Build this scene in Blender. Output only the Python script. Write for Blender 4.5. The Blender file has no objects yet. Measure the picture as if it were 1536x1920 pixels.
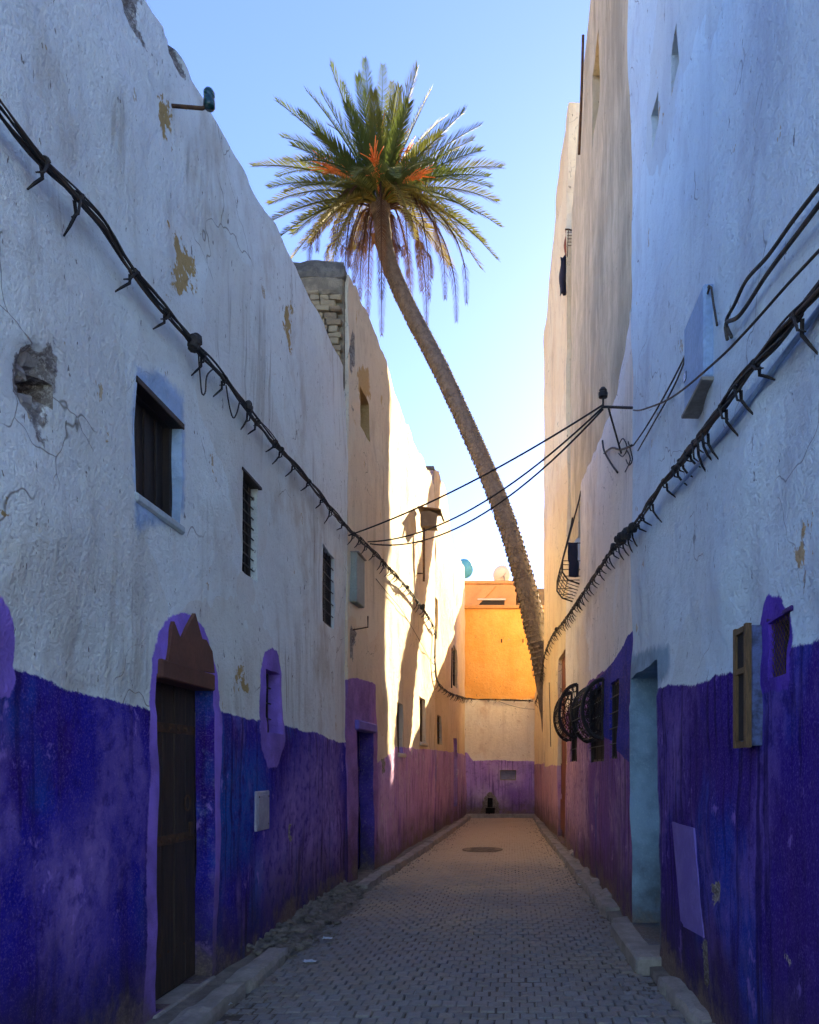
import bpy, math, random
import numpy as np
from mathutils import Vector, Matrix, Euler

random.seed(7); rng = np.random.RandomState(7)
S = bpy.context.scene
COL = S.collection
R = math.radians
# ------------------------------------------------------------------ camera
F, CX, HY, CH = 1400.0, 960.0, 1440.0, 1.5        # focal length and principal point of the 1536x1920 photograph, eye height
cam_d = bpy.data.cameras.new('camera'); cam = bpy.data.objects.new('camera', cam_d); COL.objects.link(cam)
cam.location = (0, 0, CH); cam.rotation_euler = (R(90), 0, 0)
cam_d.sensor_fit = 'HORIZONTAL'; cam_d.sensor_width = 36; cam_d.lens = 36*F/1536
cam_d.shift_x = (768-CX)/1536; cam_d.shift_y = (HY-960)/1536
cam_d.clip_start = 0.05; cam_d.clip_end = 5000
S.camera = cam
# ------------------------------------------------------------------ sky and sun
SUN_AZ, SUN_EL = R(20.3), R(25.6)                  # right of straight ahead, above the horizon
w = bpy.data.worlds.new('World'); S.world = w; w.use_nodes = True
nt = w.node_tree; nt.nodes.clear()
sk = nt.nodes.new('ShaderNodeTexSky'); sk.sky_type = 'NISHITA'; sk.sun_disc = False
sk.sun_elevation = SUN_EL; sk.sun_rotation = SUN_AZ
sk.altitude = 300; sk.air_density = 1.0; sk.dust_density = 0.3; sk.ozone_density = 4.0
bg = nt.nodes.new('ShaderNodeBackground'); bg.inputs['Strength'].default_value = 0.053
ow = nt.nodes.new('ShaderNodeOutputWorld')
tint = nt.nodes.new('ShaderNodeMix'); tint.data_type = 'RGBA'; tint.blend_type = 'MULTIPLY'; tint.inputs[0].default_value = 1.0
tint.inputs[7].default_value = (.80, .76, 1.0, 1)                 # camera white balance of the blue
nt.links.new(sk.outputs[0], tint.inputs[6]); nt.links.new(tint.outputs[2], bg.inputs[0]); nt.links.new(bg.outputs[0], ow.inputs[0])
sl = bpy.data.lights.new('sun', 'SUN'); so = bpy.data.objects.new('sun', sl); COL.objects.link(so)
sl.energy = 4.4; sl.angle = R(0.5); sl.color = (1.0, 0.81, 0.51)
sdir = Vector((math.sin(SUN_AZ)*math.cos(SUN_EL), math.cos(SUN_AZ)*math.cos(SUN_EL), math.sin(SUN_EL)))
so.rotation_euler = sdir.to_track_quat('Z', 'Y').to_euler(); so.location = sdir*60
S.view_settings.view_transform = 'Standard'; S.view_settings.look = 'None'
S.view_settings.gamma = 1.0; S.view_settings.use_curve_mapping = False
S.view_settings.exposure = 3.0
S.render.engine = 'CYCLES'
S.cycles.max_bounces = 7; S.cycles.diffuse_bounces = 5; S.cycles.glossy_bounces = 2; S.cycles.transmission_bounces = 2
S.cycles.use_adaptive_sampling = True; S.cycles.adaptive_threshold = 0.03; S.cycles.use_denoising = True

# ------------------------------------------------------------------ numpy noise
def _hash(ix, iy, iz):
    h = (ix*374761393 + iy*668265263 + iz*2147483647) & 0xffffffff
    h = ((h ^ (h >> 13))*1274126177) & 0xffffffff
    return ((h ^ (h >> 16)) & 0xffff)/32767.5 - 1.0
def vnoise(x, y, z=0.0):
    x, y, z = np.broadcast_arrays(np.asarray(x, float), np.asarray(y, float), np.asarray(z, float))
    i, j, k = np.floor(x).astype(np.int64), np.floor(y).astype(np.int64), np.floor(z).astype(np.int64)
    fx, fy, fz = x-i, y-j, z-k
    fx, fy, fz = [t*t*(3-2*t) for t in (fx, fy, fz)]
    r = 0
    for a in (0, 1):
        for b in (0, 1):
            for c in (0, 1):
                r = r + _hash(i+a, j+b, k+c)*(fx if a else 1-fx)*(fy if b else 1-fy)*(fz if c else 1-fz)
    return r
def fbm(x, y, z=0.0, o=3):
    r, a = 0, 1.0
    for q in range(o):
        r = r + a*vnoise(np.asarray(x)*2**q+17*q, np.asarray(y)*2**q+5*q, z); a *= .5
    return r
def smooth(t): t = np.clip(t, 0, 1); return t*t*(3-2*t)

# ------------------------------------------------------------------ node helper
class NT:
    def __init__(s, name):
        s.m = bpy.data.materials.new(name); s.m.use_nodes = True; s.t = s.m.node_tree; s.t.nodes.clear()
        s.out = s.n('ShaderNodeOutputMaterial'); s._pos = None
    def n(s, t, **k):
        o = s.t.nodes.new(t)
        for a, b in k.items(): setattr(o, a, b)
        return o
    def link(s, a, b): s.t.links.new(a, b)
    def put(s, sock, v):
        if hasattr(v, 'default_value') or isinstance(v, bpy.types.NodeSocket): s.link(v, sock)
        elif isinstance(v, (tuple, list)) and len(v) == 3 and sock.type == 'RGBA': sock.default_value = (*v, 1)
        else: sock.default_value = v
    def pos(s):
        if s._pos is None: s._pos = s.n('ShaderNodeNewGeometry').outputs['Position']
        return s._pos
    def scaled(s, sc, off=(0, 0, 0)):
        m = s.n('ShaderNodeMapping'); s.link(s.pos(), m.inputs[0]); m.inputs['Scale'].default_value = sc; m.inputs['Location'].default_value = off
        return m.outputs[0]
    def noise(s, scale, detail=4, rough=.55, vec=None, dist=0.0):
        o = s.n('ShaderNodeTexNoise'); s.link(vec if vec is not None else s.pos(), o.inputs['Vector'])
        o.inputs['Scale'].default_value = scale; o.inputs['Detail'].default_value = detail; o.inputs['Roughness'].default_value = rough; o.inputs['Distortion'].default_value = dist
        return o.outputs[0]
    def math(s, op, a, b=0.0, c=None):
        o = s.n('ShaderNodeMath', operation=op); s.put(o.inputs[0], a); s.put(o.inputs[1], b)
        if c is not None: s.put(o.inputs[2], c)
        return o.outputs[0]
    def step(s, v, lo, hi, a=0.0, b=1.0):
        o = s.n('ShaderNodeMapRange', interpolation_type='SMOOTHSTEP'); s.put(o.inputs[0], v)
        for i, q in enumerate((lo, hi, a, b)): o.inputs[i+1].default_value = q
        return o.outputs[0]
    def mix(s, f, a, b, mode='MIX'):
        o = s.n('ShaderNodeMix', data_type='RGBA', blend_type=mode); s.put(o.inputs[0], f); s.put(o.inputs[6], a); s.put(o.inputs[7], b)
        return o.outputs[2]
    def attr(s, name): 
        o = s.n('ShaderNodeAttribute'); o.attribute_name = name; return o.outputs['Fac']
    def bump(s, h, strength=.5, dist=.01, nrm=None):
        o = s.n('ShaderNodeBump'); s.put(o.inputs['Height'], h); o.inputs['Strength'].default_value = strength; o.inputs['Distance'].default_value = dist
        if nrm is not None: s.link(nrm, o.inputs['Normal'])
        return o.outputs[0]
    def done(s, col, rough=.9, nrm=None, metal=0.0, spec=.3):
        p = s.n('ShaderNodeBsdfPrincipled'); s.put(p.inputs['Base Color'], col); s.put(p.inputs['Roughness'], rough)
        p.inputs['Metallic'].default_value = metal; p.inputs['Specular IOR Level'].default_value = spec
        if nrm is not None: s.link(nrm, p.inputs['Normal'])
        s.link(p.outputs[0], s.out.inputs[0]); return s.m

def simple(name, c1, c2, scale=6, rough=.8, bump=.3, metal=0.0, spec=.3, streak=None, bd=.004):
    t = NT(name)
    v = t.scaled(streak) if streak else None
    f = t.step(t.noise(scale, 5, .6, v), .35, .65)
    col = t.mix(f, c1, c2)
    sp = t.noise(scale*9, 3, .6, v)
    col = t.mix(t.step(sp, .3, .75, .0, .45), col, tuple(x*.55 for x in c1))
    return t.done(col, rough, t.bump(sp, bump, bd), metal, spec)

def wall_mat(name, white, white2, ochre, dado, dado2, dado3, surr, blue, tan, tan2, dirt=(.16, .12, .09), stain=(.30, .26, .20), fade_lit=(.30, .22, .42), stain_amt=.55, drip=.55, streaky=1.0):
    t = NT(name)
    n1 = t.noise(.55, 2, .6); n2 = t.noise(2.3, 3, .65); n3 = t.noise(11, 3, .65); n4 = t.noise(46, 3, .75)
    col = t.mix(t.step(n1, .35, .65), white, white2)
    col = t.mix(t.step(n3, .35, .75, 0, .35), col, tuple(x*.80 for x in white2))
    col = t.mix(t.step(t.noise(1.3, 4, .7, t.scaled((1, 1, .6), (3, 8, 1))), .50, .70, 0, .5), col, stain)
    # hand-patched areas and hair cracks
    dv = t.n('ShaderNodeVectorMath', operation='ADD'); t.link(t.pos(), dv.inputs[0])
    nc = t.n('ShaderNodeTexNoise'); t.link(t.pos(), nc.inputs['Vector']); nc.inputs['Scale'].default_value = 1.6; nc.inputs['Detail'].default_value = 3
    ns = t.n('ShaderNodeVectorMath', operation='SCALE'); t.link(nc.outputs['Color'], ns.inputs[0]); ns.inputs['Scale'].default_value = .9; t.link(ns.outputs[0], dv.inputs[1])
    vo = t.n('ShaderNodeTexVoronoi'); t.link(dv.outputs[0], vo.inputs['Vector']); vo.inputs['Scale'].default_value = .75
    vr = t.n('ShaderNodeSeparateColor'); t.link(vo.outputs['Color'], vr.inputs[0])
    col = t.mix(t.step(vr.outputs[0], .55, .95, 0, .55), col, tuple(a*b for a, b in zip(white2, (.93, .86, .80))))
    col = t.mix(t.step(vr.outputs[1], .60, .95, 0, .45), col, tuple(min(.9, a*b) for a, b in zip(white, (1.02, 1.06, 1.10))))
    ve = t.n('ShaderNodeTexVoronoi', feature='DISTANCE_TO_EDGE'); t.link(dv.outputs[0], ve.inputs['Vector']); ve.inputs['Scale'].default_value = 1.15
    ck = t.math('MULTIPLY', t.step(ve.outputs['Distance'], .0, .008, 1, 0), t.step(t.noise(.9, 2, .6, t.scaled((1, 1, 1), (21, 4, 6))), .54, .60))
    col = t.mix(t.math('MULTIPLY', ck, .75), col, tuple(x*.35 for x in stain))
    # run-off streaks
    st = t.noise(1.0, 4, .62, t.scaled((4.5, 4.5, .32)))
    st2 = t.noise(1.0, 2, .6, t.scaled((14, 14, .7), (4, 1, 2)))
    pat = t.noise(.8, 3, .6, t.scaled((1, 1, .7), (11, 4, 6)))
    stm = t.math('MULTIPLY', t.step(st, .46, .72), t.step(pat, .44, .62))
    col = t.mix(t.math('MULTIPLY', stm, stain_amt), col, tuple(x*.8 for x in stain))
    col = t.mix(t.math('MULTIPLY', t.math('MULTIPLY', t.step(st2, .56, .75), t.step(pat, .50, .60)), drip), col, tuple(x*.55 for x in stain))
    # tan render of an upper storey
    tn = t.mix(t.step(n2, .35, .66), tan, tan2)
    tn = t.mix(t.math('MULTIPLY', t.step(st, .44, .66), .30*streaky), tn, tuple(x*.62 for x in tan2))
    tn = t.mix(t.math('MULTIPLY', t.math('MULTIPLY', t.step(st2, .48, .68), t.step(pat, .46, .6)), .40*streaky), tn, tuple(x*.35 for x in tan2))
    tn = t.mix(t.step(t.noise(.7, 5, .68, t.scaled((1.3, 1.3, .45), (2, 9, 4))), .46, .64, 0, .6*streaky), tn, tuple(x*.55 for x in tan2))
    tn = t.mix(t.step(n3, .45, .8, 0, .35), tn, tuple(x*.7 for x in tan))
    nz = t.math('SUBTRACT', n3, .5); nz2 = t.math('SUBTRACT', n2, .5); nf = t.math('SUBTRACT', n4, .5)
    col = t.mix(t.step(t.math('MULTIPLY_ADD', nz, .12, t.attr('tan')), -.02, .03), col, tn)
    # flaked ochre undercoat: where placed and at random
    fl = t.math('MULTIPLY_ADD', nz2, .55, t.attr('flake')); fl = t.math('MULTIPLY_ADD', nz, .35, fl); fl = t.math('MULTIPLY_ADD', nf, .12, fl)
    flm = t.math('MAXIMUM', t.step(fl, .0, .03), t.math('MULTIPLY', t.step(t.noise(3.1, 5, .7, t.scaled((1, 1, .7), (7, 3, 5))), .675, .69), .75))
    col = t.mix(flm, col, t.mix(t.step(n4, .3, .7), ochre, tuple(x*.8 for x in ochre)))
    # bump pits painted dark as if shaded, then small chips
    col = t.mix(t.step(n4, .30, .42, .35, 0), col, tuple(x*.70 for x in stain))
    chip = t.noise(1.0, 3, .74, t.scaled((21, 21, 8)))
    col = t.mix(t.step(chip, .665, .69, 0, .8), col, tuple(x*.35 for x in stain))
    # dado paint
    d1 = t.noise(1.1, 3, .62, t.scaled((1, 1, .55), (2, 5, 9)))
    dc = t.mix(t.step(d1, .36, .60), dado, dado2)
    dc = t.mix(t.step(t.noise(1.7, 3, .6, t.scaled((1, 1, .5), (9, 2, 1))), .53, .68, 0, .8), dc, dado3)
    dc = t.mix(t.math('MULTIPLY', t.step(t.attr('azure'), -.12, .22), t.step(n3, .3, .6, .4, .9)), dc, dado3)
    dc = t.mix(t.step(t.noise(1.0, 3, .65, t.scaled((7, 7, .8), (1, 1, 1))), .50, .72, 0, .55), dc, tuple(x*.55 for x in dado))
    fadem = t.math('ADD', t.math('MULTIPLY', t.step(t.noise(.9, 4, .72, t.scaled((1.4, 1.4, .8), (5, 6, 2))), .50, .64), .5), t.step(t.attr('fade_lit'), -.25, .40, 0, .9))
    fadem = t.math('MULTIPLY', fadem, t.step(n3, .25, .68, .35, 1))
    dc = t.mix(fadem, dc, fade_lit)
    gr = t.noise(95, 2, .6)
    dc = t.mix(t.step(gr, .50, .70, 0, .28), dc, fade_lit)
    dc = t.mix(t.step(n4, .55, .75, 0, .4), dc, fade_lit)
    dc = t.mix(t.step(n3, .28, .48, .4, 0), dc, tuple(x*.35 for x in dado))
    scuff = t.noise(1.0, 5, .75, t.scaled((3.2, 3.2, 2.2), (8, 1, 3)))
    dc = t.mix(t.step(scuff, .60, .67, 0, .55), dc, tuple(min(.8, x*1.5) for x in fade_lit))
    dc = t.mix(t.math('MULTIPLY', t.step(st2, .50, .66), t.step(d1, .40, .62, .75, .1)), dc, tuple(x*.30 for x in dado))
    dm = t.math('MULTIPLY_ADD', nz, .05, t.attr('dado')); dm = t.math('MULTIPLY_ADD', nf, .035, dm)
    dmask = t.step(dm, -.006, .008)
    col = t.mix(dmask, col, dc)
    sm = t.math('MULTIPLY_ADD', nz, .04, t.attr('surr')); sm = t.math('MULTIPLY_ADD', nf, .02, sm)
    sc = t.mix(t.step(n2, .35, .65), surr, tuple(x*.62 for x in surr)); sc = t.mix(t.step(n4, .5, .8, 0, .4), sc, fade_lit)
    col = t.mix(t.step(sm, -.006, .008), col, sc)
    bm_ = t.math('MULTIPLY_ADD', nz, .10, t.attr('blue')); bm_ = t.math('MULTIPLY_ADD', nf, .03, bm_)
    bc = t.mix(t.step(n2, .35, .65), blue, tuple(x*.65 for x in blue)); bc = t.mix(t.step(n4, .5, .8, 0, .25), bc, white)
    col = t.mix(t.step(bm_, -.02, .06), col, bc)
    # broken plaster: masonry core
    br = t.math('MULTIPLY_ADD', nz, .14, t.attr('broken')); br = t.math('MULTIPLY_ADD', nf, .06, br)
    brc = t.mix(t.step(n3, .35, .65), (.30, .26, .22), (.16, .135, .115)); brc = t.mix(t.step(n4, .45, .65), brc, (.44, .41, .36))
    brm = t.step(br, -.005, .01)
    col = t.mix(brm, col, brc)
    # mud splashed along the foot, over a wider band that darkens towards the ground
    z = t.n('ShaderNodeSeparateXYZ'); t.link(t.pos(), z.inputs[0]); z = z.outputs[2]
    dz = t.math('ADD', z, t.math('MULTIPLY', nz2, -.9)); dz = t.math('ADD', dz, t.math('MULTIPLY', nz, -.4))
    col = t.mix(t.step(dz, .15, .85, .62, 0), col, tuple(x*.35 for x in dirt))
    col = t.mix(t.step(dz, .05, .34, .78, 0), col, t.mix(t.step(n4, .4, .7), dirt, tuple(x*1.7 for x in dirt)))
    b3 = t.noise(11, 3, .65); b4 = t.noise(46, 3, .75)
    h = t.math('ADD', t.math('MULTIPLY', b3, .9), t.math('MULTIPLY', b4, .55))
    return t.done(col, .93, t.bump(h, .85, .026), spec=.15)

# ------------------------------------------------------------------ object helpers
WL = {}
def link(o, parent=None, loc=(0, 0, 0)):
    COL.objects.link(o); loc = Vector(loc); WL[o.name] = loc
    if parent is not None: o.parent = parent; o.location = loc - WL[parent.name]
    else: o.location = loc
    return o
def tag(o, label=None, cat=None, group=None, kind=None):
    if label: o['label'] = label
    if cat: o['category'] = cat
    if group: o['group'] = group
    if kind: o['kind'] = kind
    return o
def thing(name, loc, label, cat, group=None): return tag(link(bpy.data.objects.new(name, None), None, loc), label, cat, group)

class MB:
    def __init__(s): s.v = []; s.f = []
    def add(s, vs, fs):
        b = len(s.v); s.v += [tuple(p) for p in vs]; s.f += [tuple(b+i for i in q) for q in fs]; return s
    def frame_box(s, o, ex, ey, ez, sx, sy, sz, bev=0.0):      # box centred on o along unit axes
        o = Vector(o); ex, ey, ez = Vector(ex), Vector(ey), Vector(ez)
        if bev <= 0:
            vs = [o+ex*(a*sx/2)+ey*(b*sy/2)+ez*(c*sz/2) for a in (-1, 1) for b in (-1, 1) for c in (-1, 1)]
            return s.add(vs, [(0, 1, 3, 2), (4, 6, 7, 5), (0, 4, 5, 1), (2, 3, 7, 6), (0, 2, 6, 4), (1, 5, 7, 3)])
        vs = []; idx = {}
        for a in (-1, 1):
            for b in (-1, 1):
                for c in (-1, 1):
                    for k in range(3):
                        h = [sx/2, sy/2, sz/2]
                        for q in range(3):
                            if q != k: h[q] -= bev
                        idx[(a, b, c, k)] = len(vs); vs.append(o+ex*(a*h[0])+ey*(b*h[1])+ez*(c*h[2]))
        fs = []
        for k, order in ((0, None), (1, None), (2, None)):
            for sg in (-1, 1):
                q = []
                for (u, v) in ((-1, -1), (1, -1), (1, 1), (-1, 1)):
                    t = [0, 0, 0]; t[k] = sg; t[(k+1) % 3] = u; t[(k+2) % 3] = v; q.append(idx[(*t, k)])
                fs.append(tuple(q) if sg > 0 else tuple(q[::-1]))
        for k in range(3):
            k1, k2 = (k+1) % 3, (k+2) % 3
            for a in (-1, 1):
                for b in (-1, 1):
                    q = []
                    for (kk, cc) in ((k1, -1), (k1, 1), (k2, 1), (k2, -1)):
                        t = [0, 0, 0]; t[k] = cc; t[k1] = a; t[k2] = b; q.append(idx[(*t, kk)])
                    fs.append(tuple(q))
        for a in (-1, 1):
            for b in (-1, 1):
                for c in (-1, 1): fs.append(tuple(idx[(a, b, c, k)] for k in range(3)))
        return s.add(vs, fs)
    def box(s, x0, x1, y0, y1, z0, z1, bev=0.0):
        return s.frame_box(((x0+x1)/2, (y0+y1)/2, (z0+z1)/2), (1, 0, 0), (0, 1, 0), (0, 0, 1), abs(x1-x0), abs(y1-y0), abs(z1-z0), bev)
    def tube(s, pts, r, n=6, cap=True):
        pts = [Vector(p) for p in pts]; m = len(pts); rs = r if hasattr(r, '__len__') else [r]*m
        b = len(s.v); up = None
        for i, p in enumerate(pts):
            d = (pts[min(i+1, m-1)]-pts[max(i-1, 0)])
            if d.length < 1e-9: d = Vector((0, 0, 1))
            d.normalize()
            if up is None: up = Vector((0, 0, 1)) if abs(d.z) < .9 else Vector((1, 0, 0))
            a = d.cross(up)
            if a.length < 1e-6: a = d.orthogonal()
            a.normalize(); c = a.cross(d).normalized(); up = c
            for k in range(n):
                t = 2*math.pi*k/n; s.v.append(tuple(p+(a*math.cos(t)+c*math.sin(t))*rs[i]))
        for i in range(m-1):
            for k in range(n):
                k2 = (k+1) % n; s.f.append((b+i*n+k, b+i*n+k2, b+(i+1)*n+k2, b+(i+1)*n+k))
        if cap: s.f.append(tuple(b+k for k in range(n))[::-1]); s.f.append(tuple(b+(m-1)*n+k for k in range(n)))
        return s
    def rough(s, o, ex, ey, ez, sx, sy, sz, res, amp, seed=0.0, freq=5.0):   # a weathered block: gridded box, rounded and worn by noise
        o = Vector(o); E3 = [Vector(ex), Vector(ey), Vector(ez)]; D = [sx, sy, sz]; N = [max(2, int(round(q/res))) for q in D]
        b = len(s.v); ix = {}
        def vid(t):
            if t in ix: return ix[t]
            q = [(t[i]/N[i]-.5)*D[i] for i in range(3)]; edge = sum(1 for i in range(3) if t[i] in (0, N[i]))
            p = o+E3[0]*q[0]+E3[1]*q[1]+E3[2]*q[2]
            k = 1-(.35*(edge-1) if edge > 1 else 0)*amp/max(.02, min(D)/2)*2
            p = o+(p-o)*1.0-sum((E3[i]*(1 if t[i] else -1)*amp*(.8 if edge > 1 else 0) for i in range(3) if t[i] in (0, N[i])), Vector())
            nv = Vector((float(fbm(p.x*freq+seed, p.y*freq, p.z*freq, 2)), float(fbm(p.x*freq+9, p.y*freq+seed, p.z*freq, 2)), float(fbm(p.x*freq, p.y*freq+4, p.z*freq+seed, 2))))
            ix[t] = len(s.v)-b; s.v.append(tuple(p+nv*amp)); return ix[t]
        for k in range(3):
            k1, k2 = (k+1) % 3, (k+2) % 3
            for sd in (0, N[k]):
                for i in range(N[k1]):
                    for j in range(N[k2]):
                        q = []
                        for (a, c) in ((i, j), (i+1, j), (i+1, j+1), (i, j+1)):
                            t = [0, 0, 0]; t[k] = sd; t[k1] = a; t[k2] = c; q.append(b+vid(tuple(t)))
                        s.f.append(tuple(q) if sd else tuple(q[::-1]))
        return s
    def prism(s, poly, n, th):                                   # flat polygon thickened along n
        n = Vector(n); poly = [Vector(p) for p in poly]; k = len(poly)
        return s.add(poly+[p+n*th for p in poly], [tuple(range(k))[::-1], tuple(range(k, 2*k))]+[(i, (i+1) % k, k+(i+1) % k, k+i) for i in range(k)])
    def lathe(s, o, ax, prof, n=16):
        o = Vector(o); ax = Vector(ax).normalized(); a = ax.orthogonal().normalized(); c = ax.cross(a); b = len(s.v)
        for (r, h) in prof:
            for k in range(n):
                t = 2*math.pi*k/n; s.v.append(tuple(o+ax*h+(a*math.cos(t)+c*math.sin(t))*r))
        for i in range(len(prof)-1):
            for k in range(n): s.f.append((b+i*n+k, b+i*n+(k+1) % n, b+(i+1)*n+(k+1) % n, b+(i+1)*n+k))
        s.f.append(tuple(b+k for k in range(n))[::-1]); s.f.append(tuple(b+(len(prof)-1)*n+k for k in range(n)))
        return s
    def mesh(s, name, mat, smooth=False, centre=None):
        c = Vector(centre) if centre is not None else (Vector(np.mean(np.array(s.v), axis=0)) if s.v else Vector())
        me = bpy.data.meshes.new(name); me.from_pydata([tuple(Vector(p)-c) for p in s.v], [], s.f)
        me.materials.append(mat); me.update()
        if smooth: me.shade_smooth()
        return me, c
    def build(s, name, mat, parent=None, smooth=False, centre=None):
        me, c = s.mesh(name, mat, smooth, centre)
        return link(bpy.data.objects.new(name, me), parent, c)
def inst(name, me, parent, loc, rot=(0, 0, 0), sc=(1, 1, 1)):
    o = bpy.data.objects.new(name, me); link(o, parent, loc); o.rotation_euler = rot; o.scale = sc; return o

# ------------------------------------------------------------------ facades
def at(px, py, d): return Vector(((px-CX)/F*d, d, CH+(HY-py)/F*d))
def poly_sd(P, poly):                                            # signed distance, positive inside
    poly = np.array(poly, float); A = poly; B = np.roll(poly, -1, axis=0)
    dmin = np.full(len(P), 1e9); ins = np.zeros(len(P), bool)
    for a, b in zip(A, B):
        ab = b-a; t = np.clip(((P-a)@ab)/max(ab@ab, 1e-12), 0, 1)
        dmin = np.minimum(dmin, np.linalg.norm(P-(a+t[:, None]*ab), axis=1))
        c = ((a[1] > P[:, 1]) != (b[1] > P[:, 1]))
        with np.errstate(divide='ignore', invalid='ignore'):
            xi = (b[0]-a[0])*(P[:, 1]-a[1])/(b[1]-a[1])+a[0]
        ins ^= (c & (P[:, 0] < xi))
    return np.where(ins, dmin, -dmin)
ATTRS = ('dado', 'surr', 'flake', 'broken', 'tan', 'blue', 'fade_lit', 'azure')
class Wall:
    """a vertical house front on the plan line p0 -> p1; s runs along it, z up, offsets along n (towards the alley)"""
    def __init__(w, p0, p1, side):
        w.p0 = Vector((*p0, 0)); w.p1 = Vector((*p1, 0)); d = w.p1-w.p0; w.len = d.length; w.u = d.normalized()
        w.n = Vector((w.u.y, -w.u.x, 0))*side; w.side = side; w.open = []; w.paint = {a: [] for a in ATTRS}; w.dents = []; w.field = None
    def pt(w, s, z, off=0.0):
        if w.field: off += w.field(s, z)
        p = w.p0+w.u*s+w.n*off; return Vector((p.x, p.y, z))
    def at(w, px, py, off=0.0):
        o = w.p0+w.n*off; dx = Vector(((px-CX)/F, 1, 0)); dn = dx.dot(w.n); t = o.dot(w.n)/dn
        p = dx*t; s = (p-w.p0).dot(w.u); return (s, CH+(HY-py)/F*t)
    def s_of(w, px): return w.at(px, HY)[0]
    def rect(w, xa, xb, pt_top, pt_bot):
        sa, sb = sorted((w.s_of(xa), w.s_of(xb))); return [sa, sb, w.at(*pt_bot)[1], w.at(*pt_top)[1]]
    def opening(w, r, depth, rev=None): w.open.append((*r, depth, rev or {}))
    def poly(w, attr, px): w.paint[attr].append([w.at(*p) for p in px])
    def polys(w, attr, sz): w.paint[attr].append(sz)
    def front(w, name, mat, parent, ztop, step=.07, zdado=None, amp=.03, s_fine=None, z0=-.05, body=4.5, tan_back=0.0, jag=.04, seed=0.0, body_top=None, lean=0.0, dado_lip=.014):
        def lines(lo, hi, edges, fine):
            L = []; x = lo
            while x < hi:
                L.append(x); st = step if (fine is None or fine[0] <= x <= fine[1]) else step*4
                x += st
            L.append(hi); L = [q for q in L if all(abs(q-e) > step*.45 for e in edges) or q in (lo, hi)]
            return np.array(sorted(set(L+[e for e in edges if lo < e < hi])))
        eds = sorted({round(e, 5) for o in w.open for e in o[:2]}); edz = sorted({round(e, 5) for o in w.open for e in o[2:4]})
        sl_ = lines(0, w.len, eds, s_fine); zt = np.array([ztop(s) for s in sl_]); zb = zt.min()-.5
        zl = lines(z0, zb, [e for e in edz if e < zb], None); extra = max(6, int((zt.max()-zb)/step)); ns, nz0 = len(sl_), len(zl)
        s_, z_ = np.meshgrid(sl_, zl, indexing='ij')
        tt = np.linspace(0, 1, extra+1)[1:]
        jg = jag*(fbm(sl_*2.1+seed, sl_*0+3.3, o=4))
        ze = zb+(zt[:, None]+jg[:, None]-zb)*tt[None, :]
        z_ = np.concatenate([z_, ze], axis=1); s_ = np.concatenate([s_, np.repeat(sl_[:, None], extra, 1)], axis=1)
        nz_ = z_.shape[1]; P = np.stack([s_.ravel(), z_.ravel()], 1)
        A = {}
        for a in ATTRS:
            v = np.full(len(P), -2.0)
            for pl in w.paint[a]: v = np.maximum(v, poly_sd(P, pl))
            A[a] = v
        if zdado is not None:
            zd = np.array([zdado(s) for s in sl_]); A['dado'] = np.maximum(A['dado'], (zd[:, None]-z_).ravel()+.025*fbm(P[:, 0]*1.3+seed, P[:, 0]*0, o=3))
        # relief of hand-laid plaster
        off = amp*fbm(P[:, 0]*.7+seed, P[:, 1]*.6, seed, 3)+.011*fbm(P[:, 0]*3.1, P[:, 1]*2.6+seed, 2.2, 3)
        off += dado_lip*smooth((A['dado']+.01)/.03)*(A['tan'] < 0)+.010*smooth((A['surr']+.01)/.03)
        off -= tan_back*smooth((A['tan']+.02)/.05)
        off -= .09*smooth((A['broken'])/.08)*(.6+.55*fbm(P[:, 0]*7, P[:, 1]*7, 5, 3))
        off -= .008*smooth(A['flake']/.03)
        for (ds, dz, rr, dd) in w.dents: off += dd*np.exp(-((P[:, 0]-ds)**2+(P[:, 1]-dz)**2)/rr**2)
        off += lean*P[:, 1]
        near_end = np.minimum(P[:, 0], w.len-P[:, 0])
        js = .014*fbm(P[:, 0]*4+9, P[:, 1]*4+seed, 7.7, 2)*smooth(near_end/.1); jz = .014*fbm(P[:, 0]*4, P[:, 1]*4+31+seed, 1.7, 2)
        ux, uy, nx, ny = w.u.x, w.u.y, w.n.x, w.n.y
        def world(s, z, o): return np.stack([w.p0.x+ux*s+nx*o, w.p0.y+uy*s+ny*o, z], 1)
        V = [world(P[:, 0]+js, P[:, 1]+jz, off)]; AT = {a: [A[a]] for a in ATTRS}; nv = [len(P)]; FC = []
        hole = -np.ones((ns-1, nz_-1), int)
        sm_ = (sl_[:-1]+sl_[1:])/2; zm_ = (z_[:, :-1]+z_[:, 1:])/2
        for k, o in enumerate(w.open):
            hole[(sm_[:, None] > o[0]) & (sm_[:, None] < o[1]) & (zm_[:-1] > o[2]) & (zm_[:-1] < o[3])] = k
        I, J = np.nonzero(hole < 0); q = np.stack([I*nz_+J, (I+1)*nz_+J, (I+1)*nz_+J+1, I*nz_+J+1], 1)
        if w.side < 0: q = q[:, ::-1]
        # orient: normal must face n
        FC += q.tolist()
        def extrude(a, b, dep, rev, flat=False):
            va, vb = V[0][a], V[0][b]; nn = np.array([nx, ny, 0])
            base = sum(nv)
            V.append(np.array([va, vb, vb-nn*(dep+off[b]*flat), va-nn*(dep+off[a]*flat)])); nv.append(4)
            for at_ in ATTRS: AT[at_].append(np.array([rev.get(at_, A[at_][i]) for i in (a, b, b, a)]))
            FC.append([base, base+1, base+2, base+3])
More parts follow.
